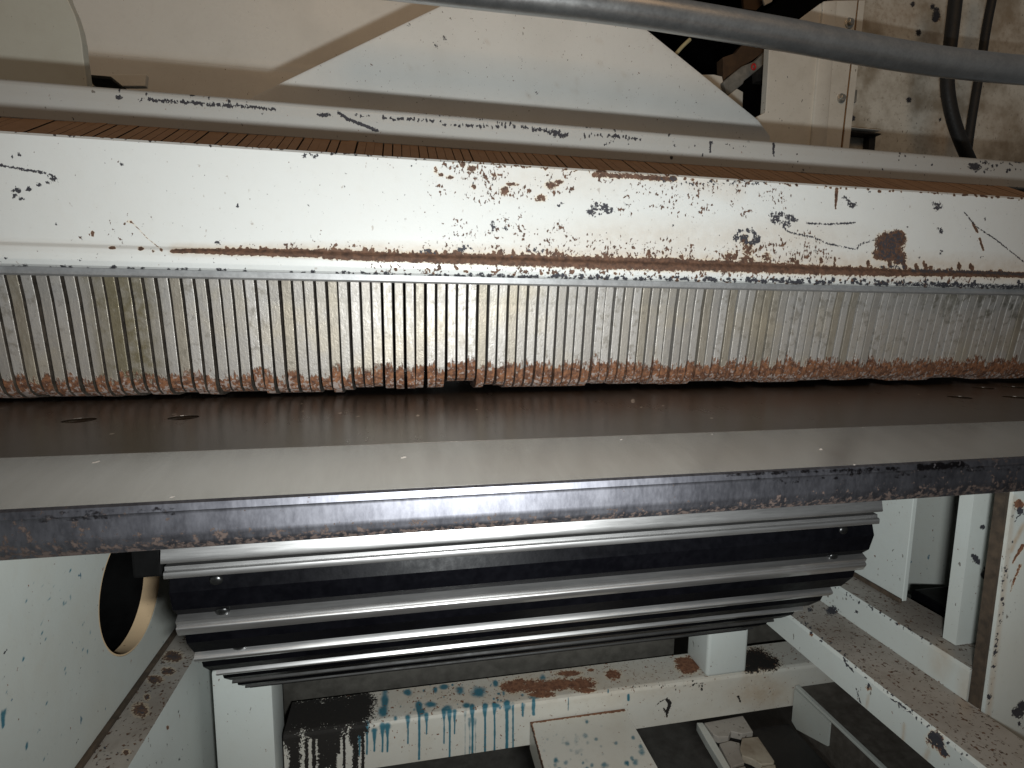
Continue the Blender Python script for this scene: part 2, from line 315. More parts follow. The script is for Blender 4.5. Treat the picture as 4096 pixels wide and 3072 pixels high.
    ru.line(zl('Z3', (1105,1120),(1100,1190),(1097,1235)), 8, .95, 3)
    # big brown patch
    for (x,y,r,q) in ((1420,1440,75,60),(1460,1410,50,40),(1400,1500,70,40),(1470,1520,40,40),(1350,1520,28,14),(1480,1385,22,22)): ru.spot(*f3(x,y), r*.72, q*.72, 1.2); 
    for (x,y,r,q) in ((1420,1440,75,60),(1460,1410,50,40),(1400,1500,70,40),(1470,1520,40,40)): da.spot(*f3(x,y), r*.76, q*.76, .56)
    # black chips
    g = np.random.default_rng(5)
    def cluster(z, x, y, rx, ry, n, r0=5, r1=13):
        f = Zm(z)
        for _ in range(n):
            t = g.random()*6.283; r = math.sqrt(g.random()); da.spot(*f(x+rx*r*math.cos(t), y+ry*r*math.sin(t)), r0+(r1-r0)*g.random(), r0+(r1-r0)*g.random()*1.3, .72, -.5)
    cluster('Z2',1740,1325,75,38,34); cluster('Z3',785,1290,85,36,36); cluster('Z3',1180,1212,34,12,9); cluster('Z3',1165,1170,34,14,7,3,6); cluster('Z3',1700,1222,42,14,10)
    cluster('Z3',1715,1360,24,14,7,4,8); cluster('Z3',1720,1495,10,22,4,3,6); cluster('Z2',1060,1430,15,34,8,4,8); cluster('Z2',1140,1450,22,20,6,3,7); cluster('Z2',1480,1290,40,14,5,3,7)
    cluster('Z2',880,1570,55,22,12,4,9); cluster('Z2',660,1590,60,16,10,4,8); cluster('Z2',1340,1580,60,18,10,4,8); cluster('Z1',1960,985,70,20,14,3,8)
    cluster('Z3',120,1065,60,16,10,3,8); cluster('Z3',400,1085,300,12,34,3,7); cluster('Z3',1430,1585,90,14,14,3,8)
    da.line(zl('Z1', (-20,1040),(130,1070),(260,1090),(320,1105),(365,1135)), 5, .72, 8)
    for (x,y,r,q) in ((335,1130,22,16),(305,1155,12,10),(245,1168,18,12),(182,1195,26,16),(100,1200,34,20),(90,1238,16,24),(140,1256,30,9),(765,1040,9,18),(120,980,14,12),(75,992,8,12),(510,1640,16,12),(1375,1535,18,14),(40,1632,12,8),(1500,1300,9,14)):
        da.spot(*f1(x,y), r*.66, q*.66, .78)
    da.line(zl('Z3', (930,1322),(1060,1326),(1215,1318)), 4.5, .75); da.line(zl('Z3', (790,1345),(820,1372),(880,1388),(970,1402)), 5, .66); da.line(zl('Z3', (970,1405),(1050,1440),(1210,1475),(1250,1442),(1325,1418)), 4.5, .62)
    da.line(zl('Z3', (1855,1250),(1930,1340),(2050,1420),(2212,1550)), 3.2, .66); ru.line(zl('Z3', (1910,1320),(1935,1370)), 6, .8); ru.line(zl('Z3', (1950,1410),(1972,1480)), 5, .8)
    da.rain(40, 1000, 1900, 660, 1000, 2, 4, .45, .7, 2.2, 21); da.rain(30, 0, 1000, 560, 1050, 2, 4.2, .45, .75, 2.0, 22); da.rain(50, 1900, 4000, 720, 1050, 2, 5, .5, .8, 2.0, 23)
    # chips along lower and upper edges
    for i in range(420):
        x = 4096*g.random(); ye = np.interp(x, [0,1400,2700,4096], [1064,1098,1120,1153]); k = np.interp(x, [0,900,1700,2300,3400,4096], [.25,.3,.7,1,1,1.1])
        if g.random() < k: da.spot(x, ye-1-np.interp(x,[1500,3000,3700,4096],[8,13,26,26])*g.random()**1.8, 4+6*g.random(), 4+6*g.random(), .9)
    da.line([(3600,1136),(3800,1141),(4096,1150)], 9, .62, 13)
    for i in range(150):
        x = 4096*g.random(); ye = np.interp(x, [0,1400,2700,4096], [516,612,707,791]); (ru if x > 1700 else da).spot(x, ye+2+7*g.random()**2, 3+5*g.random(), 3+4*g.random(), .85)
    for i in range(70):
        x = 1500+2500*g.random(); yl = np.interp(x, [690,1400,2100,2700,3300,4096], [1025,1040,1064,1085,1105,1122]); ru.spot(x, yl+14+30*g.random(), 3+6*g.random(), 4+5*g.random(), .8)
    return dict(rust=ru.v, dark=da.v, stain=st.v, chips=ch.v)
def marks_rail(P):
    da, ru, st = Marks(P), Marks(P), Marks(P); f1, f2, f3 = Zm('Z1'), Zm('Z2'), Zm('Z3'); g = np.random.default_rng(8)
    def dashes(z, pts, w, n, k=.95):
        f = Zm(z); P_ = np.array(pts, float); 
        for _ in range(n):
            t = g.random()*(len(P_)-1); j = int(t); u = t-j; x, y = P_[j]*(1-u)+P_[j+1]*u
            da.spot(*f(x, y+g.normal()*5), w*(.25+.5*g.random()), w*(.4+.9*g.random()), k)
    dashes('Z1', ((930,628),(1100,640),(1300,655),(1500,670),(1740,690)), 6, 210); dashes('Z1', ((840,622),(920,628)), 4, 10)
    for (x,y,r,q) in ((750,615,22,14),(755,570,7,16),(1450,640,12,12),(2050,725,44,14),(1380,662,14,12),(1215,600,18,8),(1320,620,6,10),(925,595,7,9)): da.spot(*f1(x,y), r*.62, q*.62)
    da.line(zl('Z2', (90,715),(140,750),(200,775),(330,825)), 7, .95); dashes('Z2', ((180,715),(240,740),(300,722)), 5, 16); dashes('Z2', ((360,745),(540,755),(730,770)), 6, 55); dashes('Z2', ((740,790),(900,795),(1150,802)), 6, 50)
    dashes('Z2', ((620,715),(900,740),(1010,755)), 4, 16); dashes('Z2', ((1190,800),(1380,825),(1540,850)), 7, 48); dashes('Z2', ((1430,830),(1520,860)), 14, 12); dashes('Z2', ((1080,770),(1200,790)), 6, 10)
    dashes('Z2', ((1620,850),(1800,860),(2000,880)), 6, 40); dashes('Z2', ((1760,920),(1830,885)), 5, 8); dashes('Z2', ((1640,800),(1900,830)), 5, 10)
    da.line(zl('Z3', (357,838),(357,900)), 4, .95); da.line(zl('Z3', (732,848),(730,905)), 5, .95); da.spot(*f3(1925,985), 24, 14); da.spot(*f3(1900,972), 14, 6); dashes('Z3', ((440,855),(580,870)), 4, 7)
    da.rain(60, 2600, 4096, 500, 700, 2, 6, .6, 1, 2, 31, 1, 90); da.rain(36, 0, 2600, 330, 480, 2, 4.5, .5, .9, 2, 32, 1, 150)
    da.rain(30, 3900, 4096, 625, 690, 3, 7, .6, 1, 1.5, 33)
    return dict(dark=da.v, rust=ru.v, stain=st.v)
def marks_cross(P):
    ru, da, st, te = Marks(P), Marks(P), Marks(P), Marks(P); f2, f3, q3 = Zm('L2'), Zm('L3'), Zm('Q3'); g = np.random.default_rng(9)
    # black sludge at the left end with runs down the front
    for (x,y,r,q) in ((300,1130,160,190),(480,1120,220,150),(700,1110,210,160),(860,1080,130,150),(900,1010,110,70),(240,1250,90,90),(330,1320,80,80),(600,1270,180,60),(880,1230,70,60)): da.spot(*f2(x,y), r*.5, q*.5, 1.1)
    for (x,w,y0,y1) in ((355,52,1330,1600),(452,17,1330,1600),(512,17,1330,1600),(575,40,1300,1600),(620,60,1300,1500),(665,30,1300,1600),(755,11,1290,1600),(845,26,1270,1600),(835,44,1270,1340),(905,14,1280,1600),(700,26,1290,1420)):
        da.line(zl('L2', (x,y0),(x+4,(y0+y1)/2),(x+2,y1)), w*.5, 1.0, w*.46)
    ru.rain(40, *[v for v in (f2(560,0)[0], f2(980,0)[0], f2(0,950)[1], f2(0,1150)[1])], 3, 8, .5, .9, 1.3, 41)
    # teal drips
    for (x,y0,y1,w,k) in ((1000,1270,1415,10,1),(1065,1230,1420,11,1),(1105,1230,1420,11,1),(940,1210,1440,10,1),(880,1310,1450,9,1),(1270,1160,1355,9,1),(1360,1060,1480,12,1.1),(1420,1140,1280,8,1),(1560,1100,1355,9,1),(1605,1110,1480,10,1.1),(1645,1110,1275,8,1),(1730,1090,1455,9,.6),(1765,1180,1450,8,.7),(1788,1080,1450,10,1.1),(1812,1180,1440,8,.6),(1890,1070,1440,10,1.1),(1966,1060,1425,9,1.1),(2065,1050,1415,11,1.1),(2112,1050,1390,8,.6),(2196,1060,1140,8,.8)):
        te.line(zl('L2', (x,y0),(x+2,(y0+y1)/2),(x,y1)), w*.42, k); te.line(zl('L2', (x,y0-18),(x,y0+70)), w*1.4, .85*k, w*.5)
    for (x,y,w,h) in ((1085,1000,34,110),(1070,1100,50,50),(1265,945,40,30),(1380,1100,34,40),(1450,1040,55,30),(1590,1075,50,35),(1840,940,75,50),(1490,925,22,30),(1975,870,26,34),(1560,900,40,24),(1740,1050,40,24),(1890,1060,26,20),(1980,1050,45,24),(2070,1060,45,30),(1170,1150,20,24),(1400,930,14,14),(1690,930,40,40),(2000,955,16,10)): te.spot(*f2(x,y), w*.5, h*.5, .85)
    for (x,y,w,h) in ((345,840,30,50),(270,980,60,24),(580,840,18,18),(30,940,14,30),(180,965,16,16)): te.spot(*f3(x,y), w*.5, h*.5, .8)
    for (x,y0,y1,w) in ((270,1010,1120,14),(180,1030,1130,7),(1033,965,1005,11),(550,985,1090,3),(870,920,945,5),(105,1050,1400,7),(55,1060,1400,13)): te.line(zl('L3', (x,y0),(x,y1)), w*.55, .95)
    te.rain(60, *[v for v in (f2(1000,0)[0], f2(2200,0)[0], f2(0,860)[1], f2(0,1090)[1])], 2, 7, .5, .9, 1.3, 42)
    # rust patches on the ledge
    for (x,y,w,h) in ((2110,900,100,50),(2160,870,60,40)): ru.spot(*f2(x,y), w*.5, h*.5, .9)
    for (x,y,w,h) in ((120,890,110,50),(300,900,160,60),(480,880,170,50),(650,880,130,60),(550,790,120,24),(330,960,120,30),(700,930,70,24),(910,800,70,44),(730,765,30,14)): ru.spot(*f3(x,y), w*.5, h*.5, .84)
    for (x,y,w,h) in ((800,350,150,110),(740,300,110,60),(860,400,60,50)): ru.spot(*q3(x,y), w*.316, h*.316, 1.0)
    for (x,y,w,h) in ((1650,280,200,150),(1800,330,170,90),(1600,380,120,70)): da.spot(*q3(x,y), w*.316, h*.316, .95); ru.spot(*q3(x,y), w*.33, h*.33, .8)
    # black hook mark and small chips
    da.line(zl('Q3', (530,790),(570,830),(555,880),(535,940),(530,1000)), 8, 1.0, 4); da.line(zl('Q3', (490,900),(520,950)), 5, .7); da.line(zl('Q3', (390,870),(440,810),(520,780)), 2.5, .65); da.line(zl('Q3', (1430,740),(1455,810)), 4, .8)
    a, b = q3(640,540), q3(1000,680); da.rain(22, a[0], b[0], a[1], b[1], 2, 5, .6, 1, 2, 43)
    a, b = q3(0,600), q3(640,660); da.rain(20, a[0], b[0], a[1]+10, b[1]-20, 2, 4, .5, .9, 2, 44)
    st.spot(*q3(1750,700), 120, 60, .55); st.spot(*q3(1650,560), 60, 60, .4); st.spot(*f2(1700,960), 400, 60, .35); st.spot(*f3(600,850), 500, 70, .35)
    da.line(zl('Q3', (850,1090),(1200,1020),(1560,965),(2060,890)), 5, .62); da.line(zl('Q3', (160,1180),(850,1080)), 3, .5)
    return dict(rust=ru.v, dark=da.v, stain=st.v, teal=te.v, chips=np.where(P[:,1] > yf+.004, .34, .18))
def marks_front(P):                       # table edge: worn grey, rust specks gathering low
    ru, da, st = Marks(P), Marks(P), Marks(P); g = np.random.default_rng(10)
    ch = Marks(P); F_ = ch.F
    yb = np.interp(F_[:,0], [0,2048,4096], [2265,2120,1984]); w = np.interp(F_[:,0], [-400,0,900,2048,3000,4096], [150,150,110,72,80,120])
    ch.v = np.clip(1.12-(yb-F_[:,1])/w*.75, 0, 1.05)
    ch.v = np.maximum(ch.v, np.interp(F_[:,0], [-400,0,500,900,3100,3700,4096], [.75,.66,.45,.30,.30,.5,.62]))
    for x0, x1, n in ((0,700,40),(3000,4096,40)):
        for i in range(n):
            x = x0+(x1-x0)*g.random(); yt = np.interp(x, [0,2048,4096], [2045,1935,1833]); da.spot(x, yt+14+40*g.random(), 20+50*g.random(), 6+6*g.random(), .5)
    da.line([(2900,1900),(3300,1883),(3600,1872)], 12, .55); da.line([(3680,1868),(3850,1858)], 18, .7)
    return dict(rust=ru.v, dark=da.v, stain=st.v, chips=ch.v)
def marks_top(P):                         # specks of swarf on the table
    st, da = Marks(P), Marks(P); g = np.random.default_rng(12)
    for i in range(110): st.spot(4096*g.random(), 1570+420*g.random(), 1.5+2.2*g.random(), 2.5+4*g.random(), .8)
    for x, y, r in ((2532,1604,8),(390,1846,7),(600,1880,6),(700,1660,6),(1910,1634,6),(2700,1950,7),(3125,1900,6),(690,1980,8)): st.spot(x, y, r, r*1.2, 1)
    return dict(stain=st.v, dark=da.v)
def marks_sidebeam(P):
    ru, da, st = Marks(P), Marks(P), Marks(P); q, l = Zm('Q4'), Zm('L4'); g = np.random.default_rng(14)
    for x, y, r, k in ((390,1090,50,1),(200,1080,30,.7),(610,1100,16,1),(210,1285,14,.8),(300,1355,14,.7)): da.spot(*q(x,y), r*.45, r*.36, k)
    for x, y, r in ((1240,1480,40),(1270,1520,24),(1295,1568,22),(850,1175,14),(510,860,9)): da.spot(*l(x,y), r*.66, r*.7, 1.0); ru.spot(*l(x,y+10), r, r, .7)
    da.line(zl('Q4', (500,1510),(520,1570),(570,1610)), 4, .9); da.line(zl('L4', (980,1245),(1070,1310)), 4, .9); da.line(zl('L4', (775,1190),(800,1270)), 3, .8); da.line(zl('L4', (700,1020),(760,1090)), 3, .8)
    st.line(zl('L4', (1200,1560),(1170,1640)), 10, .6); st.line(zl('L4', (1060,1400),(1050,1500)), 6, .6); st.line(zl('L4', (850,1230),(835,1300)), 5, .5)
    st.spot(*l(1280,1010), 40, 70, .35); st.spot(*l(1420,1200), 30, 90, .3)
    for i in range(60):
        t = g.random(); da.spot(*l(400+1080*t+g.normal()*14, 750+910*t-g.random()*20), 3+4*g.random(), 3+4*g.random(), .8)
    for i in range(50):
        t = g.random(); da.spot(*l(650+590*t+g.normal()*6, 590+340*t+g.normal()*4), 2+4*g.random(), 2+4*g.random(), .75)
    return dict(rust=ru.v, dark=da.v, stain=st.v, chips=np.full(len(P), .42)*(np.abs(P[:,2]-np.where(P[:,0] > Xc, z2, zr)) < 1e-3))
def marks_column(P):
    ru, da, st = Marks(P), Marks(P), Marks(P); q, l = Zm('Q4'), Zm('L4'); g = np.random.default_rng(15)
    for x, y, r in ((1730,350,22),(1800,365,9),(1855,300,10),(1660,620,30),(1690,655,26),(1640,600,18),(1770,750,50),(1790,790,36),(1740,780,30),(1805,840,14),(1800,960,18),(1470,700,24),(1490,715,16)): da.spot(*q(x,y), r*.44, r*.44, 1)
    ru.line(zl('Q4', (2080,520),(2030,600),(1990,670)), 9, .9, 3); ru.line(zl('Q4', (2060,690),(2010,810),(1975,920)), 8, .7, 3); ru.spot(*q(2050,150), 22, 20, .95); da.spot(*q(2060,210), 16, 20, .8); st.line(zl('Q4', (2090,330),(2020,460),(1980,560)), 8, .7)
    for x, y, r in ((1560,1240,16),(1740,1330,34),(1755,1290,26),(1720,1325,26),(1740,1400,14),(1570,1520,8),(1640,660,10),(1645,690,8),(1630,790,8)): da.spot(*l(x,y), r*.62, r*.7, 1)
    for i in range(60):
        t = g.random(); da.spot(*l(1690-190*t+8+14*abs(g.normal()), 80+1570*t), 2+4*g.random(), 4+6*g.random(), .8)
    st.line(zl('L4', (1712,60),(1520,1659)), 10, .45)
    return dict(rust=ru.v, dark=da.v, stain=st.v)
def marks_urpanel(P):
    da, ru, st = Marks(P), Marks(P), Marks(P); q = Zm('Q2')
    for x, y, r in ((910,45,20),(1115,70,22),(1160,98,18),(1155,160,40),(1140,190,30),(970,340,25),(870,1035,24),(1190,1240,14),(290,1225,22),(262,1300,14)): da.spot(*q(x,y), r*.40, r*.5, 1.2)
    ru.spot(*q(1160,180), 20, 22, .7); st.line(zl('Q2', (1130,240),(1110,400)), 30, .35); st.spot(*q(700,150), 160, 60, .5); st.spot(*q(1200,1400), 60, 60, .6); st.spot(*q(1900,300), 90, 110, .4); st.spot(*q(1800,1300), 110, 90, .35)
    return dict(rust=ru.v, dark=da.v, stain=st.v)
def marks_urcol(P):
    da, ru, st = Marks(P), Marks(P), Marks(P); q, q1 = Zm('Q2'), Zm('Q1')
    st.line(zl('Q2', (240,700),(200,1000),(160,1480)), 9, .9); st.spot(*q(240,930), 14, 50, .8); st.spot(*q(60,1150), 10, 40, .5); st.line(zl('Q2', (325,60),(290,330)), 7, .8)
    ru.line(zl('Q1', (2030,1050),(1990,1300),(1960,1620)), 4, .6); da.rain(20, 3060, 3420, 0, 580, 2, 4, .5, .9, 1.6, 51)
    da.spot(*q1(1345,1535), 8, 6, 1); da.spot(*q1(1815,685), 4, 4, 1); st.line(zl('Q1', (1520,870),(1490,1150)), 4, .5)
    return dict(rust=ru.v, dark=da.v, stain=st.v)
def marks_tri(P):
    da, st = Marks(P), Marks(P); f = Zm('Z2')
    for x, y, a, b in ((893,465,5,12),(530,155,4,9),(1712,390,3,11),(1135,470,4,14),(700,285,7,8),(750,240,10,24),(280,560,5,8),(295,590,12,6),(1345,585,14,8),(1235,370,3,6),(890,120,3,6),(820,30,22,8)): da.spot(*f(x,y), a*.63, b*.63, .72)
    da.rain(26, 1300, 2900, 60, 470, 1.6, 3.4, .45, .75, 2.2, 61); da.line(zl('Q1', (775,1010),(680,1140),(590,1260)), 3, .5); st.rain(20, 1500, 2700, 60, 430, 4, 12, .12, .3, 1.2, 62)
    return dict(dark=da.v, stain=st.v)
def marks_side(P):
    te, da = Marks(P), Marks(P); f = Zm('L1')
    te.rain(70, *[v for v in (f(150,0)[0], f(560,0)[0], f(0,430)[1], f(0,1080)[1])], 2, 7, .5, 1, 1.4, 71); te.rain(40, 0, 420, 2500, 3072, 2, 6, .5, 1, 1.4, 72)
    te.line(zl('L1', (22,1300),(18,1400)), 8, 1.1); te.line(zl('L1', (165,1510),(162,1540)), 6, 1); te.spot(*f(140,985), 7, 10, 1); te.spot(*f(400,640), 8, 10, .9)
    da.rain(26, 0, 460, 2300, 3000, 2, 5, .5, 1, 1.3, 73)
    return dict(teal=te.v, dark=da.v)
def marks_ledge(P):
    ru, da = Marks(P), Marks(P); f = Zm('L1')
    for x, y, a, b in ((1070,970,70,40),(960,1110,60,30),(870,1300,60,50),(1040,1060,50,30),(910,1220,24,24),(780,1560,30,20),(1040,1410,12,16)): ru.spot(*f(x,y), a*.6, b*.6, .8); da.spot(*f(x,y), a*.45, b*.45, .5)
    da.rain(50, 330, 760, 2600, 3072, 2, 6, .5, .9, 1.2, 74)
    return dict(rust=ru.v, dark=da.v, chips=np.full(len(P), .40)*(np.abs(P[:,2]+.37) < 1e-3))

# ------------------------------------------------------------------ geometry helpers
def tag(o, label, cat, group=None):
    o['label'] = label; o['category'] = cat
    if group: o['group'] = group
    return o
def link(name, verts, faces, mats, parent=None, marks=None, fmat=None, smooth=None, loc=None):
    """One mesh object from points in the survey frame."""
    V = np.asarray(verts, float)
    base = np.array(parent['base']) if parent is not None and 'base' in parent else (np.array([ (V[:,0].min()+V[:,0].max())/2, (V[:,1].min()+V[:,1].max())/2, V[:,2].min()]) if parent is None else np.zeros(3))
    if parent is not None and parent.type == 'MESH': base = np.array(parent['org'])
    me = bpy.data.meshes.new(name); me.from_pydata((V-base).tolist(), [], faces)
    for m in (mats if isinstance(mats, (list, tuple)) else [mats]): me.materials.append(m)
    if fmat is not None: me.polygons.foreach_set('material_index', fmat)
    if marks:
        for k, v in marks(V).items():
            a = me.attributes.new(k, 'FLOAT', 'POINT'); a.data.foreach_set('value', v.astype(np.float32))
    bm = bmesh.new(); bm.from_mesh(me); bmesh.ops.recalc_face_normals(bm, faces=bm.faces); bm.to_mesh(me); bm.free()
    if smooth:
        me.polygons.foreach_set('use_smooth', [True]*len(me.polygons)); me.set_sharp_from_angle(angle=math.radians(smooth))
    me.update()
    o = bpy.data.objects.new(name, me); C.objects.link(o)
    if parent is None: o.location = Vector(base + OFF)
    else: o.parent = parent
    o['org'] = base.tolist()
    return o
def thing(name, base, label, cat, group=None):
    o = bpy.data.objects.new(name, None); C.objects.link(o); o.location = Vector(np.array(base) + OFF); o['base'] = list(base)
    o.empty_display_size = 0.05
    return tag(o, label, cat, group)
def resample(prof, res, closed=True):
    out = []; n = len(prof)
    for i in range(n if closed else n-1):
        a = np.array(prof[i], float); b = np.array(prof[(i+1) % n], float); k = max(1, int(math.ceil(np.linalg.norm(b-a)/res)))
        for j in range(k): out.append(a+(b-a)*j/k)
    if not closed: out.append(np.array(prof[-1], float))
    return np.array(out)
def sweep(prof, axis, a0, a1, n, res=1.0):
    """Closed profile swept straight along X (profile in Y,Z) or Y (profile in X,Z) or Z (profile in X,Y)."""
    P = resample(prof, res); m = len(P); V = []; F = []
    for i in range(n+1):
        t = a0+(a1-a0)*i/n; c = np.full((m,1), t)
        V.append(np.hstack([c, P]) if axis == 'X' else np.hstack([P[:,:1], c, P[:,1:]]) if axis == 'Y' else np.hstack([P, c]))
    V = np.vstack(V)
    for i in range(n):
        for j in range(m): k = (j+1) % m; F.append((i*m+j, i*m+k, (i+1)*m+k, (i+1)*m+j))
    F.append(tuple(range(m))); F.append(tuple(range(n*m, n*m+m)))
    return V, F
def rbox(x0, x1, y0, y1, z0, z1, r=0.0, seg=2, res=None):
    bm = bmesh.new(); bmesh.ops.create_cube(bm, size=1.0)
    for v in bm.verts: v.co = Vector((x0+(v.co.x+.5)*(x1-x0), y0+(v.co.y+.5)*(y1-y0), z0+(v.co.z+.5)*(z1-z0)))
    if r > 0: bmesh.ops.bevel(bm, geom=list(bm.edges), offset=r, segments=seg, profile=0.6, affect='EDGES')
    return bm_out(bm)
def bm_out(bm):
    bm.verts.index_update(); V = [tuple(v.co) for v in bm.verts]; F = [tuple(v.index for v in f.verts) for f in bm.faces]; bm.free(); return np.array(V), F
def plateY(pts, y0, y1, r=0.0):
    """Polygon in X,Z given thickness along Y (front at y0)."""
    bm = bmesh.new(); fr = [bm.verts.new((x, y0, z)) for x, z in pts]; f = bm.faces.new(fr)
    e = bmesh.ops.extrude_face_region(bm, geom=[f]); vs = [v for v in e['geom'] if isinstance(v, bmesh.types.BMVert)]
    for v in vs: v.co.y = y1
    if r > 0: bmesh.ops.bevel(bm, geom=[x for x in bm.edges], offset=r, segments=2, profile=0.5, affect='EDGES')
    return bm_out(bm)
def gridY(x0, x1, z0, z1, y0, y1, nx, nz):
    """Plate facing -Y whose front is a fine grid."""
    xs = np.linspace(x0, x1, nx+1); zs = np.linspace(z0, z1, nz+1); V = []; F = []
    for x in xs:
        for z in zs: V.append((x, y0, z))
    k = nz+1
    for i in range(nx):
        for j in range(nz): F.append((i*k+j, (i+1)*k+j, (i+1)*k+j+1, i*k+j+1))
    b = len(V); V += [(x0,y1,z0),(x1,y1,z0),(x1,y1,z1),(x0,y1,z1)]
    F.append((b, b+3, b+2, b+1))
    F.append(tuple([i*k for i in range(nx+1)]) + (b+1, b)); F.append(tuple([i*k+nz for i in range(nx, -1, -1)]) + (b+3, b+2))
    F.append(tuple([j for j in range(nz, -1, -1)]) + (b, b+3)); F.append(tuple([nx*k+j for j in range(nz+1)]) + (b+2, b+1))
    return np.array(V), F
def tube(pts, rad, sides=14, sub=6):
    """Round bar along a smooth path."""
    P = np.array(pts, float); n = len(P); Q = []
    for i in range(n-1):
        p0, p1, p2, p3 = P[max(i-1,0)], P[i], P[i+1], P[min(i+2,n-1)]
        for j in range(sub):
            t = j/sub; Q.append(.5*((2*p1)+(-p0+p2)*t+(2*p0-5*p1+4*p2-p3)*t*t+(-p0+3*p1-3*p2+p3)*t**3))
    Q.append(P[-1]); Q = np.array(Q); V = []; F = []
    for i, q in enumerate(Q):
        d = Q[min(i+1,len(Q)-1)]-Q[max(i-1,0)]; d /= np.linalg.norm(d); u = np.cross(d, (0,1,.2)); u /= np.linalg.norm(u); w = np.cross(d, u)
        for k in range(sides): a = 2*math.pi*k/sides; V.append(q+rad*(math.cos(a)*u+math.sin(a)*w))
    for i in range(len(Q)-1):
        for k in range(sides): l = (k+1) % sides; F.append((i*sides+k, i*sides+l, (i+1)*sides+l, (i+1)*sides+k))
    F.append(tuple(range(sides))); F.append(tuple(range((len(Q)-1)*sides, len(Q)*sides)))
    return np.array(V), F
def lathe(c, axis, prof, sides=20, ring=False):
    """Solid of revolution: prof is (distance along axis, radius)."""
    ax = np.array(axis, float); ax /= np.linalg.norm(ax); u = np.cross(ax, (0.3,0.1,1)); u /= np.linalg.norm(u); w = np.cross(ax, u); V = []; F = []
    for d, r in prof:
        for k in range(sides): a = 2*math.pi*k/sides; V.append(np.array(c)+ax*d+max(r,1e-5)*(math.cos(a)*u+math.sin(a)*w))
    for i in range(len(prof)-1):
        for k in range(sides): l = (k+1) % sides; F.append((i*sides+k, i*sides+l, (i+1)*sides+l, (i+1)*sides+k))
    if ring: F += [((len(prof)-1)*sides+k, (len(prof)-1)*sides+(k+1) % sides, (k+1) % sides, k) for k in range(sides)]
    else: F.append(tuple(range(sides))); F.append(tuple(range((len(prof)-1)*sides, len(prof)*sides)))
    return np.array(V), F
def join(*parts):
    V = []; F = []; b = 0
    for v, f in parts: V.append(v); F += [tuple(i+b for i in q) for q in f]; b += len(v)
    return np.vstack(V), F
def cut(o, cutters):
    """Cuts holes with closed meshes and keeps the result."""
    for v, f in cutters:
        me = bpy.data.meshes.new('cut'); me.from_pydata((v-np.array(o['org'])).tolist(), [], f)
        b = bmesh.new(); b.from_mesh(me); bmesh.ops.recalc_face_normals(b, faces=b.faces); b.to_mesh(me); b.free()
        c = bpy.data.objects.new('cut', me); C.objects.link(c); c.parent = o.parent
        if o.parent is None: c.matrix_world = o.matrix_world.copy(); c.location = o.location
        md = o.modifiers.new('cut', 'BOOLEAN'); md.object = c; md.operation = 'DIFFERENCE'; md.solver = 'EXACT'
        bpy.context.view_layer.update(); dg = bpy.context.evaluated_depsgraph_get()
        nm = bpy.data.meshes.new_from_object(o.evaluated_get(dg)); o.modifiers.clear(); old = o.data; nm.name = old.name; o.data = nm
        bpy.data.meshes.remove(old); bpy.data.objects.remove(c); bpy.data.meshes.remove(me)

# ------------------------------------------------------------------ floor
v, f = rbox(-2.5, 3.0, -1.5, 4.0, -1.05, -1.0)
o = link('floor', v, f, M['floor']); o['kind'] = 'structure'

# ------------------------------------------------------------------ white beam
beam = thing('beam', (0.2, 0.58, 0.030), 'long white painted steel beam with rust line and chipped black spots above the row of fingers', 'beam')
yb = 0.57
prof = [(yb+.0175, .1515), (yb+.0025, .1526), (yb, .1500), (yb, .062), (yb-.0006, .0585), (yb-.0040, .0550), (yb-.0050, .0500), (yb-.0045, .0440), (yb-.0015, .0395), (yb+.003, .0378), (yb+.0175, .0378)]
v, f = sweep(prof, 'X', -0.62, 1.15, 1180, 0.0013)
link('beam_plate', v, f, M['beam'], beam, marks_beam, smooth=35)
v, f = sweep([(yb+.004,.0376),(yb+.004,.0318),(yb+.006,.0305),(yb+.017,.0305),(yb+.017,.0376)], 'X', -0.62, 1.15, 4, 1)
link('backing_bar', v, f, M['bar'], beam, smooth=40)

# ------------------------------------------------------------------ row of fingers
row = thing('finger_row', (0.2, 0.65, -0.0865), 'row of close set grey steel fingers with rusty feet hanging below the white beam', 'finger row')
prof = [(.5935,.030),(.5935,.122),(.600,.128),(.800,.2345),(.806,.228),(.806,.150),(.735,-.020),(.700,-.070),(.668,-.0865),(.640,-.0865),(.6215,-.0835),(.6135,-.0785),(.6095,-.0715),(.6068,-.060),(.5975,.010)]
def finger_mesh(w, bend, drop):
    bm = bmesh.new(); vs = [bm.verts.new((-w/2, y, z)) for y, z in prof]; fc = bm.faces.new(vs)
    e = bmesh.ops.extrude_face_region(bm, geom=[fc])
    for x in e['geom']:
        if isinstance(x, bmesh.types.BMVert): x.co.x = w/2
    for x in bm.verts:                                   # feet are bent a little to one side and worn to different lengths
        if x.co.z < -.055 and x.co.y < .69:
            k_ = min(1, (-.055-x.co.z)/.03); x.co.x += bend*k_; x.co.z += drop*k_; x.co.y += drop*.4*k_
    for x in bm.verts:
        if x.co.z > .10: x.co.x *= .0102/w
    bmesh.ops.recalc_face_normals(bm, faces=bm.faces)
    ed = [x for x in bm.edges if abs(x.verts[0].co.x-x.verts[1].co.x) < w*.4 and max(v.co.y for v in x.verts) < .66 and max(v.co.z for v in x.verts) < .124]
    bmesh.ops.bevel(bm, geom=ed, offset=0.0006, segments=2, profile=0.5, affect='EDGES')
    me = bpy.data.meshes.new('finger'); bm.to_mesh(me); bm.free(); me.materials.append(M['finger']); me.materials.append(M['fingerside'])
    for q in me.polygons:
        if q.normal.x > .9: q.material_index = 1  # +X sides dark: shade between the fingers put into the colour
    return me
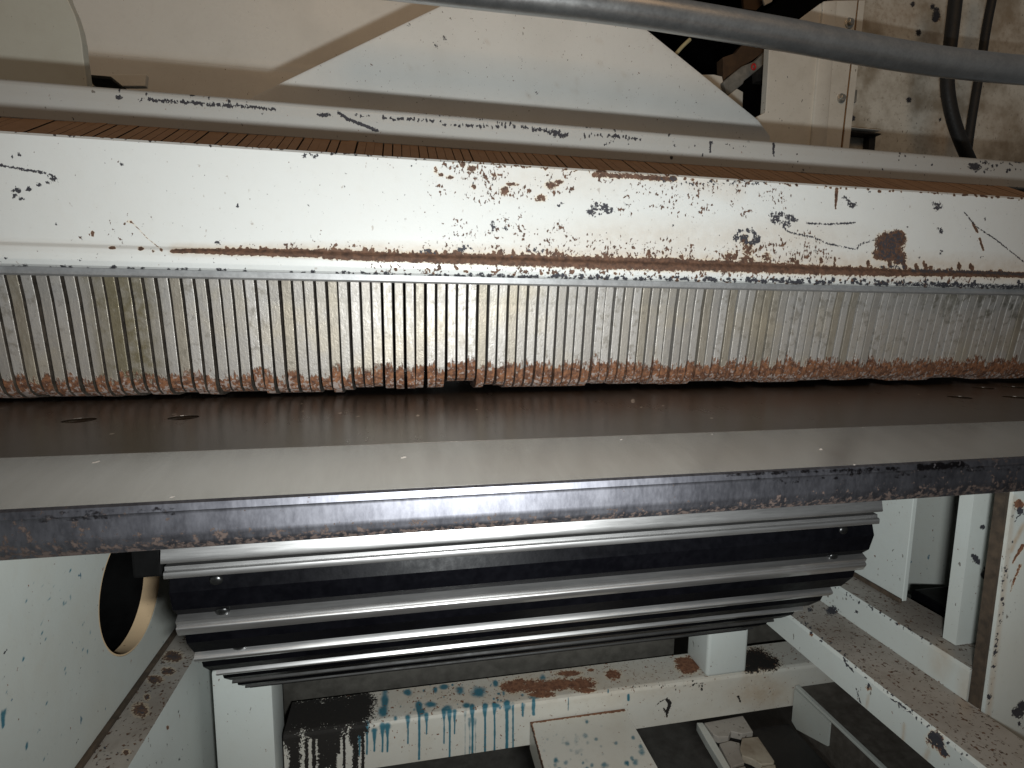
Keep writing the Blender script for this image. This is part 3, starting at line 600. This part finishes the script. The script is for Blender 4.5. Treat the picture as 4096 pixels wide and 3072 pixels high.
variants = {d: [finger_mesh(w, b, d) for w in (0.0088, 0.0090) for b in (-.0010, .0, .0010)] for d in (-.0044, -.0036, -.0016, -.0008, 0.0, .0008, .0016, .0062)}
rr = random.Random(4); pitch = 0.01128; nb = np.array(row['base'])
x = -0.50; dz = 0.0; k = 0
while x < 1.02:
    if rr.random() < .6: dz = rr.choice((-.0016, -.0008, 0.0, .0008, .0016) if x > -.055 else (-.0044, -.0036, -.0036, -.0016))
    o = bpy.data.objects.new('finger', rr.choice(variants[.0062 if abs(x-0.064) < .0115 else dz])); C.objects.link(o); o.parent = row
    dy = rr.gauss(0, .0004) + .0008*math.sin(x*23)
    o.location = Vector((x + rr.gauss(0, .00012), dy, 0)) - Vector(nb)
    o.rotation_euler = (0, rr.gauss(0, .0010), rr.gauss(0, .0006))
    x += pitch*(1+rr.gauss(0, .006)); k += 1
v, f = tube([(-.52,.64,.10),(0.2,.64,.10),(1.04,.64,.10)], .007, 12, 2)
link('hanger_rod', v, f, M['black'], row, smooth=40)
v, f = rbox(-.9, 1.5, .86, .87, -.092, .25)  # black plate added so the finger gaps stay dark
tag(link('gap_backing', v, f, M['black']), 'added black plate that keeps the gaps dark behind the row of fingers', 'plate')

# ------------------------------------------------------------------ hood lip rail
ry = 0.78; zt, zb = .345*ry, .284*ry
prof = [(ry+.016,zt-.003),(ry+.014,zt),(ry+.009,zt-.0003),(ry+.005,zt-.0016),(ry+.002,zt-.0042),(ry+.0005,zt-.0078),(ry-.0005,zt-.02),(ry,zb+.003),(ry+.002,zb+.0008),(ry+.005,zb),(ry+.016,zb)]
v, f = sweep(prof, 'X', -0.60, 1.35, 1500, 0.0014)
tag(link('hood_rail', v, f, M['rail'], None, marks_rail, smooth=40), 'cream hood rail scuffed black along its face running above the white beam', 'rail')

# ------------------------------------------------------------------ gusset plate behind the rail
ty = 1.078
pts = [(-.245,.335),(-.232,.347),(.09,.527),(.15,.56),(.395,.56),(.437,.524),(.686,.380),(.715,.352),(.715,.300),(-.245,.300)]
# fine front so that small marks can sit on it
gus = thing('gusset_plate', (0.25*ty, ty, .30*ty), 'pale grey folded sheet plate with two slanting sides behind the hood rail', 'sheet plate')
v, f = plateY([(a*ty, b*ty) for a, b in pts], ty, ty+.012, 0.003)
bm = bmesh.new(); vv = [bm.verts.new(p) for p in v]; [bm.faces.new([vv[i] for i in q]) for q in f]
for ax in (0, 2):
    lo, hi = v[:,ax].min(), v[:,ax].max(); n_ = Vector((1,0,0)) if ax == 0 else Vector((0,0,1))
    for c_ in np.arange(lo+.004, hi, .008):
        bmesh.ops.bisect_plane(bm, geom=bm.verts[:]+bm.edges[:]+bm.faces[:], dist=1e-6, plane_co=n_*float(c_), plane_no=n_)
v, f = bm_out(bm)
link('face_sheet', v, f, M['hood'], gus, marks_tri, smooth=25)

# ------------------------------------------------------------------ casing and left end cover
cas = thing('casing', (-.1, 1.5, .40), 'smooth cream machine casing with a folded lower edge at the upper left', 'casing')
cy = 1.45
v, f = sweep([(cy,1.2),(cy,.3905*cy),(cy-.002,.3885*cy),(cy-.0065,.3872*cy),(cy-.0075,.385*cy),(cy-.012,.30*cy),(cy+.06,.30*cy),(cy+.06,1.2)], 'X', -.9, .58, 60, .02)
link('front_sheet', v, f, M['case'], cas, smooth=35)
a, b = at(348,308,1.30), at(461,332,1.30)
v, f = rbox(a[0], b[0], 1.285, 1.40, b[2], a[2], .002); link('slot_dark', v, f, M['black'], cas)  # black box in place of the slot's dark opening
q = [at(*p, 1.33) for p in ((345,296),(585,296),(580,345),(345,345))]
v, f = plateY([(p[0],p[2]) for p in q], 1.33, 1.345, .002); link('folded_tab', v, f, M['case'], cas)
ey = 1.12
edge = [at(*p, ey) for p in ((225,-130),(262,-30),(272,0),(297,55),(316,114),(327,170),(332,222),(340,280),(345,316),(352,400))]
v, f = plateY([(-1.0,edge[0][2])] + [(p[0],p[2]) for p in edge] + [(-1.0,edge[-1][2])], ey, ey+.02, .0015)
tag(link('end_cover', v, f, M['cover']), 'dull grey end cover with a curved edge at the upper left corner', 'cover')

# ------------------------------------------------------------------ bent steel pipe across the top
py = 0.95
v, f = tube([at(x_, y_, py) for x_, y_ in ((1300,-108),(1500,-84),(1743,-56),(2000,-26),(2300,8),(2600,49),(2900,98),(3200,150),(3450,197),(3700,238),(3900,263),(4096,282),(4400,300))], .0262, 24, 6)
tag(link('steel_pipe', v, f, M['pipe'], None, smooth=60), 'bare grey steel pipe crossing in front of the panels at the upper right', 'pipe')

# ------------------------------------------------------------------ upper right: column, panel, hoses
cy2 = 1.22
col = thing('machine_column', tuple(at(3250, 560, cy2)), 'cream sheet column with bolts and a rusty seam at the upper right', 'column')
def px(*p, Y=cy2): q = at(*p, Y); return (q[0], q[2])
v, f = plateY([px(2900,640), px(2960,590), px(3020,470), px(3062,449), px(3074,250), px(3080,120), px(3183,87), px(3285,11), px(3285,640)], cy2, cy2+.02, .0015)
link('side_sheet', v, f, M['ur'], col, marks_urcol)
v, f = plateY([px(3287,9), px(3342,5), px(3296,640), px(3233,640)], cy2-.006, cy2+.02, .003); link('ridge', v, f, M['ur'], col, smooth=50)
v, f = plateY([px(3343,4), px(3428,3), px(3355,640), px(3297,640)], cy2-.002, cy2+.02, .001); link('bolt_flange', v, f, M['ur'], col, marks_urcol)
v, f = plateY([px(3429,3), px(3433,3), px(3362,640), px(3357,640)], cy2-.001, cy2+.015); link('seam', v, f, M['seam'], col)
v, f = plateY([px(3434,3), px(3457,3), px(3388,640), px(3363,640)], cy2-.003, cy2+.02, .001); link('edge_flange', v, f, M['ur'], col, marks_urcol)
for x_, y_, r_ in ((3396,93,20), (3364,394,19)):
    c_ = at(x_, y_, cy2-.002); r_ = r_*cy2/FOC*1.05
    w_ = link('washer', *lathe(c_, (0,-1,0), [(0,r_),(.002,r_),(.0026,r_*.85),(.0026,.002)], 24), M['zinc'], col, smooth=40)
    hx = [(c_[0]+r_*.62*math.cos(k*math.pi/3+.3), c_[2]+r_*.62*math.sin(k*math.pi/3+.3)) for k in range(6)]
    link('bolt_head', *plateY(hx, c_[1]-.010, c_[1]-.0028, .001), M['zinc'], col)
pan = thing('rear_panel', tuple(at(3750, 560, 1.26)), 'dirty cream rear panel with dark holes behind the hoses at the upper right', 'panel')
a, b = at(3385, -120, 1.26), at(4500, 700, 1.26)
v, f = gridY(a[0]-.03, b[0]+.25, b[2]-.05, a[2]+.06, 1.26, 1.28, 180, 130)
link('panel_sheet', v, f, M['urdirty'], pan, marks_urpanel)
q2 = Zm('Q2')
def q2box(name, x0, y0, x1, y1, Y0, Y1, m, par):
    a, b = at(*q2(x0,y0), Y0), at(*q2(x1,y1), Y0); return link(name, *rbox(a[0], b[0], Y0, Y1, b[2], a[2], .001), m, par)
br = thing('shelf_bracket', tuple(at(*q2(420,1535), 1.24)), 'small black T shaped bracket beside the cream column', 'bracket')
q2box('bracket_top', 250,1315,585,1352, 1.225, 1.259, M['ur'], br); q2box('bracket_arm', 258,1353,580,1398, 1.228, 1.259, M['black'], br); q2box('bracket_stem', 465,1399,515,1560, 1.240, 1.259, M['black'], br)
q2box('slot_cover', 290,925,326,1060, 1.252, 1.262, M['grey'], pan)
def hose(name, pts, w, Y, label, m):
    P = [at(*q2(*p), Y) for p in pts]; return tag(link(name, *tube(P, w*.38585*Y/FOC/2*.93, 14, 6), m, None, smooth=60), label, 'hose' if 'hose' in name else 'cable')
hose('rubber_hose', ((1380,-260),(1352,0),(1318,300),(1280,620),(1268,850),(1290,1060),(1345,1290),(1440,1540),(1560,1800)), 150, 1.17, 'thick black rubber hose curving down behind the steel pipe', M['hose'])
hose('power_cable', ((1780,-260),(1730,0),(1672,300),(1610,700),(1560,1000),(1515,1280),(1480,1540),(1450,1800)), 100, 1.20, 'thin straight black cable hanging right of the thick hose', M['hose'])

# the dark opening between gusset plate and column
q1 = Zm('Q1')
def q1plate(name, pts, Y, t, m, par=None, r=.001): P = [at(*q1(*p), Y) for p in pts]; return link(name, *plateY([(p[0],p[2]) for p in P], Y, Y+t, r), m, par)
cav = thing('opening_backing', (.9, 1.9, .2), 'added black sheets for the unlit opening right of the gusset plate', 'dark backing')
link('back_sheet', *rbox(-1.4, 2.6, 2.0, 2.02, -.2, 1.9), M['void'], cav)  # black sheet added to keep the opening dark
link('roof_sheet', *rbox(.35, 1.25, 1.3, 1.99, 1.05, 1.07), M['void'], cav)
tag(q1plate('brown_strap', ((955,660),(1100,610),(1190,505),(1430,540),(1500,545),(1300,690),(1010,880),(960,935)), 1.40, .03, M['brown']), 'dark brown strap lying across the black opening under the steel pipe', 'strap')
tag(q1plate('brown_flap', ((1180,-120),(1400,-120),(1420,40),(1340,120),(1200,100)), 1.42, .01, M['brown']), 'brown flap hanging into the black opening above the steel pipe', 'flap')
tag(q1plate('folded_tag', ((1400,-90),(1560,-90),(1520,20),(1440,60)), 1.40, .006, M['ur']), 'pale folded tag at the top edge of the black opening', 'tag')
cas_ = thing('pivot_bracket', tuple(at(*q1(1080,1250), 1.36)), 'dull grey cast bracket low in the black opening beside the red ring', 'bracket')
q1plate('bracket_cheek', ((960,940),(1180,760),(1330,700),(1480,560),(1640,560),(1560,660),(1490,690),(1330,830),(1200,930),(1195,960),(1120,1020),(1030,1100),(1000,1090)), 1.36, .03, M['grey'], cas_, .003)
q1plate('bracket_foot', ((1010,1110),(1118,1020),(1188,1060),(1182,1260),(1110,1260)), 1.345, .012, M['ur'], cas_)
q1plate('bracket_tab', ((700,860),(850,858),(945,880),(958,940),(1000,1090),(900,1090)), 1.375, .02, M['ur'], cas_)
q1plate('dark_block', ((1345,830),(1500,700),(1500,940),(1350,935)), 1.33, .02, M['black'], cas_)
c_ = at(*q1(1298,778), 1.345); rr_ = 38*.3472*1.345/FOC
V = []; F = []; n1, n2 = 24, 10
for i in range(n1):
    for j in range(n2):
        a, b = 2*math.pi*i/n1, 2*math.pi*j/n2; r_ = rr_*.78+rr_*.30*math.cos(b); V.append((c_[0]+r_*math.cos(a)*.85, c_[1]-.004+rr_*.3*math.sin(b), c_[2]+r_*math.sin(a)))
        F.append((i*n2+j, ((i+1)%n1)*n2+j, ((i+1)%n1)*n2+(j+1)%n2, i*n2+(j+1)%n2))
tag(link('red_ring', V, F, M['red'], None, smooth=60), 'small bright red plastic ring on the grey cast bracket', 'ring')
tag(link('cable_end', *tube([at(*q1(400,640), 1.20), at(*q1(480,545), 1.20), at(*q1(575,455), 1.20)], .0042, 10, 4), M['cable'], None, smooth=60), 'short pale cable end sticking up beside the gusset plate', 'cable')

# ------------------------------------------------------------------ table
h = 0.0930
yk, ye = .389, .3204; ze = -h-.1763*(yk-ye)
tab = thing('saw_table', (.2, .5, ze-.030), 'thick steel machine table with a dark brown flat and a lighter sloping front', 'table')
zu = -.4225*(ye+.0005)
flat = sweep([(yk,-h),(.95,-h),(.95,-h-.012),(yk,-h-.012)], 'X', -.85, 1.35, 500, .005)
o = link('table_flat', *flat, M['tabflat'], tab, marks_top, smooth=30)
holes = [(316,1681),(734,1670),(3838,1589),(3932,1552),(4060,1589),(4054,1549)]
cuts = []; centres = []
for x_, y_ in holes:
    r_ = ray(x_, y_); p_ = r_*(-h/r_[2]); centres.append(p_); cuts.append(lathe(p_-np.array([0,0,.008]), (0,0,1), [(0,.0105),(.005,.0105),(.0065,.0122),(.02,.0122)], 28))
cut(o, cuts)
for p_ in centres:
    link('hole_screw', *lathe(p_-np.array([0,0,.0081]), (0,0,1), [(0,.0085),(.002,.0085),(.003,.007),(.003,.0045),(.0012,.0042)], 18), M['zinc'], tab, smooth=40)
link('table_apron', *sweep([(ye+.0022,ze+.0001),(yk-.0003,-h-.0001),(yk-.0003,-h-.012),(ye+.0022,ze-.006)], 'X', -.85, 1.35, 500, .004), M['tabapron'], tab, marks_top, smooth=30)
prof = [(ye+.0020,ze),(ye+.0004,ze-.0012),(ye-.0002,ze-.0052),(ye+.0003,ze-.0060),(ye+.0003,zu+.0115),(ye+.0016,zu+.0060),(ye+.0040,zu+.0018),(ye+.008,zu),(ye+.055,zu-.001),(ye+.055,ze-.006),(ye+.0022,ze-.0062)]
link('front_edge', *sweep(prof, 'X', -.85, 1.35, 900, .0016), M['tabfront'], tab, marks_front, smooth=35)

# ------------------------------------------------------------------ slatted feed drum below the table
drum = thing('feed_chain', (.1275, .50, -.42), 'curved feed chain of black slats and bright steel strips hanging under the table edge', 'feed chain')
X0, X1 = -.1652, .4205
path = np.array([(.4030,-.1400),(.4003,-.1772),(.4005,-.1856),(.4075,-.2225),(.4136,-.2345),(.4410,-.2725),(.4455,-.2775),(.4800,-.3125),(.4832,-.3156),(.5225,-.3508),(.5250,-.3530),(.5590,-.3822),(.5612,-.3842),(.5930,-.4065),(.5955,-.4080)])
def nrm(i):
    d = path[min(i+1, len(path)-1)]-path[max(i-1, 0)]; d /= np.linalg.norm(d); return np.array([d[1], -d[0]])   # out of the chain
def onp(i, u, off):                       # u along segment i, off outwards
    p = path[i]*(1-u)+path[i+1]*u; d = path[i+1]-path[i]; d = d/np.linalg.norm(d); return tuple(p+off*np.array([d[1], -d[0]]))
for i in range(1, len(path)-1, 2):        # bright strip i..i+1, black slat i+1..i+2
    d = [0, .0012, -.001, .001, 0, .0005, 0][i//2]; wide = i in (1, 3)
    pr = [onp(i, 0, -.004), onp(i, .02, .0012), onp(i, .34, .0015), onp(i, .36, .0032), onp(i, .40, .0038), onp(i, .47, .0041), onp(i, .90, .0042), onp(i, .97, .0038), onp(i, 1, .0028), onp(i, 1, -.014), onp(i, 0, -.014)] if wide else \
         [onp(i, 0, -.002), onp(i, .02, .0018), onp(i, .10, .0026), onp(i, .25, .0030), onp(i, .80, .0030), onp(i, .95, .0024), onp(i, 1, -.002), onp(i, 1, -.014), onp(i, 0, -.014)]
    link('steel_strip', *sweep(pr, 'X', X0+d, X1+d, 6, 1), M['strip'] if i < 8 else M['black'], drum, smooth=50)  # deeper strips black: their shade is put into the colour
    if i+2 >= len(path): break
    j = i+1
    pr = [onp(j, .015, -.004), onp(j, .06, -.0018), onp(j, .30, .0032), onp(j, .72, .0022), onp(j, .97, -.0045), onp(j, .985, -.016), onp(j, .015, -.016)]
    sl = link('black_slat', *sweep(pr, 'X', X0+.0015+d, X1-.001+d, 6, 1), M['slat'], drum, smooth=20)
    e = path[j+1]-path[j]; e = e/np.linalg.norm(e)
    for bx in ((-.1335, .388) if j < 4 else (-.1335,)):
        for u in ((.17, .955) if j < 4 else (.955,)):
            c_ = onp(j, u, -.0015 if u < .5 else -.0045)
            link('dome_screw', *lathe((bx, c_[0], c_[1]), (0, e[1], -e[0]), [(0,.0050),(.0015,.0049),(.0028,.0038),(.0034,.0018),(.0035,.0003)], 16), M['bolt'], sl, smooth=60)
link('guide_bar', *sweep([(.4020,-.140),(.3952,-.1690),(.3944,-.1722),(.3950,-.1734),(.4000,-.1736),(.4060,-.140)], 'X', X0-.0005, X1+.0005, 4, 1), M['strip'], drum, smooth=60)
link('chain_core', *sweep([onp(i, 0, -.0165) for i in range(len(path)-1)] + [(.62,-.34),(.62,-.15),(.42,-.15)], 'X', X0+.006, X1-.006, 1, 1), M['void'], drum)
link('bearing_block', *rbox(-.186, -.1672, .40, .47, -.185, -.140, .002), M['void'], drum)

# ------------------------------------------------------------------ welded base frame
fr = thing('machine_base', (.15, .62, -1.0), 'welded frame of pale square tubes under the table, with rust sludge and teal drips', 'frame')
yf, yk2 = .62, .6755; zt_, zb_ = -.796*yf, -.8985*yf
v, f = sweep([(yf,zb_+.003),(yf,zt_-.005),(yf+.0015,zt_-.0015),(yf+.005,zt_),(yk2,zt_),(yk2,zb_),(yf+.003,zb_)], 'X', -.145, .66, 620, .0013)
link('cross_tube', v, f, M['lowx'], fr, marks_cross, smooth=40)
link('post', *rbox(-.354*.60, -.2505*.60, .604, .655, -.99, -.393, .004), M['low'], fr, smooth=40)
link('post', *rbox(.648*yf, .7465*yf, yf+.0005, yk2-.001, zt_+.0005, -.424, .005, 3), M['low'], fr, smooth=40)
link('corner_plate', *rbox(-.243, -.2145, .645, .650, -.485, -.36, .001), M['low'], fr)
# left ledge tube with its grimy top
v, f = sweep([(-.2250,-.37),(-.2600,-.37),(-.2600,-.62),(-.2250,-.62)], 'Y', .30, .72, 300, .0016)
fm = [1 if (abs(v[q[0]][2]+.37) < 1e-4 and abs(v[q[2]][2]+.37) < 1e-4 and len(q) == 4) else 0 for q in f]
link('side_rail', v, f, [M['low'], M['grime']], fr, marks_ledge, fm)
link('groove_strip', *rbox(-.2665, -.2603, .30, .72, -.376, -.366, .001), M['rubber'], fr)  # dark strip in place of the shaded groove beside the ledge
# right hand rails running back
zr, za = -.37, -.404; Xa, Xc = 1.262*.37, 1.442*.37; z2 = -Xc/1.582; Xe = 1.712*-z2
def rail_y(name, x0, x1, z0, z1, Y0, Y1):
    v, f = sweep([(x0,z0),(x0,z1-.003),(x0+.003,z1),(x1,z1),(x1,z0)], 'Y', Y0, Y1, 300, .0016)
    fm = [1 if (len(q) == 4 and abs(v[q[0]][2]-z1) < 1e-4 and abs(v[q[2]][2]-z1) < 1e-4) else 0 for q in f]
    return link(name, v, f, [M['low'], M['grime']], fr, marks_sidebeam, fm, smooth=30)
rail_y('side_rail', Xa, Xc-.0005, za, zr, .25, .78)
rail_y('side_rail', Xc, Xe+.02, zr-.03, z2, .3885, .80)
# channel and short tongue running forward at the bottom
xk = .543
link('channel', *rbox(xk, xk+.068, .36, .6185, -.583, -.524, .003), M['chan'], fr)  # dark tone takes in the shade on the channel's left face
link('channel_lip', *rbox(xk-.0015, xk+.0045, .36, .6185, -.5255, -.5215, .0008), M['side'], fr)
v, f = plateY([(.552,-.5265),(.6175,-.5265),(.6175,-.5765),(.607,-.581),(.595,-.5765),(.552,-.560)], 0, .003); w = np.stack([xk-.0035+v[:,1]*1.0, v[:,0], v[:,2]], 1)
link('channel_end', w, f, M['side'], fr)  # paler patch for the part of that face outside the shade
v, f = sweep([(.1530,-.5205),(.2822,-.5205),(.2822,-.558),(.1530,-.558)], 'Y', .40, .6185, 160, .0018)
def marks_tongue(P):
    te, ru, da = Marks(P), Marks(P), Marks(P); L = Zm('L3')
    ru.line(zl('L3', (245,1182),(600,1135),(1005,1083)), 7, .8); ru.line(zl('L3', (250,1190),(345,1552)), 5, .8); da.line(zl('L3', (245,1190),(300,1400),(345,1552)), 3, .6)
    te.rain(46, *[q_ for q_ in (L(330,0)[0], L(720,0)[0], L(0,1280)[1], L(0,1560)[1])], 4, 16, .3, .62, 1.3, 81); te.rain(24, *[q_ for q_ in (L(340,0)[0], L(1180,0)[0], L(0,1480)[1], L(0,1580)[1])], 4, 14, .5, .9, 1.3, 82)
    for x, y, r in ((1140,1420,34),(1130,1380,22),(1070,1310,20),(1060,1470,20),(1090,1510,30),(700,1180,16)): te.spot(*L(x,y), r*.5, r*.6, .7)
    te.rain(16, *[q_ for q_ in (L(500,0)[0], L(1100,0)[0], L(0,1150)[1], L(0,1450)[1])], 4, 12, .3, .6, 1.3, 83)
    return dict(teal=te.v, rust=ru.v, dark=da.v)
link('tongue', v, f, M['lowx'], fr, marks_tongue)

# box with the drum's shade in its colour; dark sheets added against light
tag(link('shaded_back_box', *rbox(-.16, .392, .69, .98, -.56, -.40, .006), M['dark'], None, smooth=40), 'dark grey oil tray in the shade behind the stained cross tube', 'tray')
dp = thing('base_backing', (.2, 1.2, -1.0), 'added dark sheets blocking light at the back of the machine base', 'lining')
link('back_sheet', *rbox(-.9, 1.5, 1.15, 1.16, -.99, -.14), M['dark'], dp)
link('post_backing', *rbox(.45, .80, .71, .72, -.56, -.39), M['dark'], dp)

# ------------------------------------------------------------------ left side panel with round hole
sp = thing('side_panel', (-.264, .45, -.366), 'pale side panel with blue specks and a big round hole at the lower left', 'side panel')
def gridX(x0, x1, y0, y1, z0, z1, ny, nz):
    v, f = gridY(y0, y1, z0, z1, 0, 1, ny, nz); w = v.copy(); w[:,0] = np.where(v[:,1] < .5, x0, x1); w[:,1] = v[:,0]; return w, f
o = link('panel_plate', *gridX(-.264, -.274, .22, .80, -.3655, -.140, 190, 100), M['side'], sp, marks_side)
cut(o, [lathe((-.30,.567,-.2705), (1,0,0), [(0,.0615),(.08,.0615)], 64)])
link('hole_backing', *lathe((-.42,.567,-.2705), (1,0,0), [(0,.001),(0,.072),(.1455,.072),(.1455,.0640),(.003,.0640),(.003,.001)], 48), M['void'], sp, smooth=40)  # black box added so the hole looks unlit inside

# ------------------------------------------------------------------ right side panels and front column
link('hole_rim', *lathe((-.2795,.567,-.2705), (1,0,0), [(0,.0597),(0,.0613),(.0152,.0613),(.0152,.0597)], 64, True), M['tan'], sp, smooth=40)  # tan ring: lamplight on the hole's edge put into the colour
rp = thing('right_side_panel', (Xe, .7, z2), 'pale inner side panel standing on the upper rail right of the drum', 'side panel')
link('panel_plate', *rbox(Xe, Xe+.006, .503, 1.14, z2+.003, -.140, .0008), M['low'], rp)
link('foot_weld', *rbox(Xe-.004, Xe-.0003, .503, 1.14, z2+.0005, z2+.006, .001), M['rubber'], rp)
op = thing('outer_panel', (.70, .7, -.5), 'greyish outer panel seen through the opening on the right', 'side panel')
link('panel_plate', *rbox(.70, .71, .36, 1.14, -.48, -.140, .001), M['side'], op)
link('dark_floor', *rbox(.605, .70, .36, 1.14, -.47, -.455), M['black'], op)
mt = thing('small_motor', (.66, .55, -.455), 'black round motor body low in the opening on the right', 'motor')
link('motor_body', *lathe((.655,.47,-.410), (0,1,0), [(0,.01),(0,.036),(.02,.040),(.22,.040),(.24,.03),(.24,.01)], 28), M['black'], mt, smooth=40)
link('terminal_box', *rbox(.625, .685, .475, .535, -.375, -.340, .004), M['slat'], mt)
fc = thing('front_column', (.62, .37, -1.0), 'pale front column with rust streaks and dark chips at the right edge of the photo', 'column')
Yc = .374; Xl = 1.437*Yc
v, f = gridY(Xl, Xl+.22, -.62, -.140, Yc, Yc+.012, 110, 260)
link('face_plate', v, f, M['low'], fc, marks_column)
link('edge_gap', *rbox(Xl-.0045, Xl-.0002, Yc+.003, Yc+.012, -.62, -.140), M['rubber'], fc)  # dark strip: rust and the gap's shade put into its colour
v, f = gridY(1.320*.422, 1.384*.422, z2+.001, -.140, .422, .436, 30, 130)
link('inner_post', v, f, M['low'], fc, marks_column)
link('inner_web', *rbox(1.384*.422+.0003, 1.384*.422+.004, .386, .437, z2+.001, -.140), M['side'], fc)
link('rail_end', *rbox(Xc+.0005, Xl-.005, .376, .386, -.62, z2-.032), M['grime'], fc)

# ------------------------------------------------------------------ worn link bar on the floor of the base
lb = thing('link_bar', (.44, .5, -.56), 'worn bar of broken rusty plates lying below the cross tube', 'bar')
def flatz(name, pts, z, t, m, r=.001):
    """Plate lying flat, outline read on the plane at height z."""
    P = []
    for p in pts: r_ = ray(*Zm('Q3')(*p)); P.append(r_*(z/r_[2]))
    v, f = plateY([(p[0], p[1]) for p in P], 0, t, r); w = np.stack([v[:,0], v[:,2], z-v[:,1]], 1)
    return link(name, w, f, m, lb)
zl_ = -.560
flatz('edge_bar', ((905,1072),(985,1072),(1110,1260),(1330,1640),(1330,1720),(1250,1720),(1240,1640),(1020,1280)), zl_, .012, M['side'])
flatz('link_plate', ((1000,1075),(1490,985),(1620,1190),(1480,1215),(1340,1185),(1310,1250),(1180,1255),(1120,1225)), zl_, .010, M['grime'])
flatz('link_plate', ((1190,1340),(1330,1300),(1450,1330),(1470,1480),(1510,1580),(1340,1640)), zl_-.004, .010, M['grime'])
flatz('link_plate', ((1480,1270),(1680,1250),(1890,1560),(1880,1590),(1720,1600),(1600,1530),(1480,1490),(1450,1400)), zl_, .010, M['chip'])
flatz('link_plate', ((1730,1630),(1900,1600),(1930,1760),(1740,1760)), zl_, .010, M['chip'])
flatz('link_plate', ((1350,1660),(1520,1620),(1560,1760),(1380,1760)), zl_, .010, M['grime'])
link('link_core', *rbox(.40, .53, .42, .612, zl_-.030, zl_-.0145), M['black'], lb)

for o in bpy.data.objects:
    for k in ('base', 'org'):
        if k in o: del o[k]
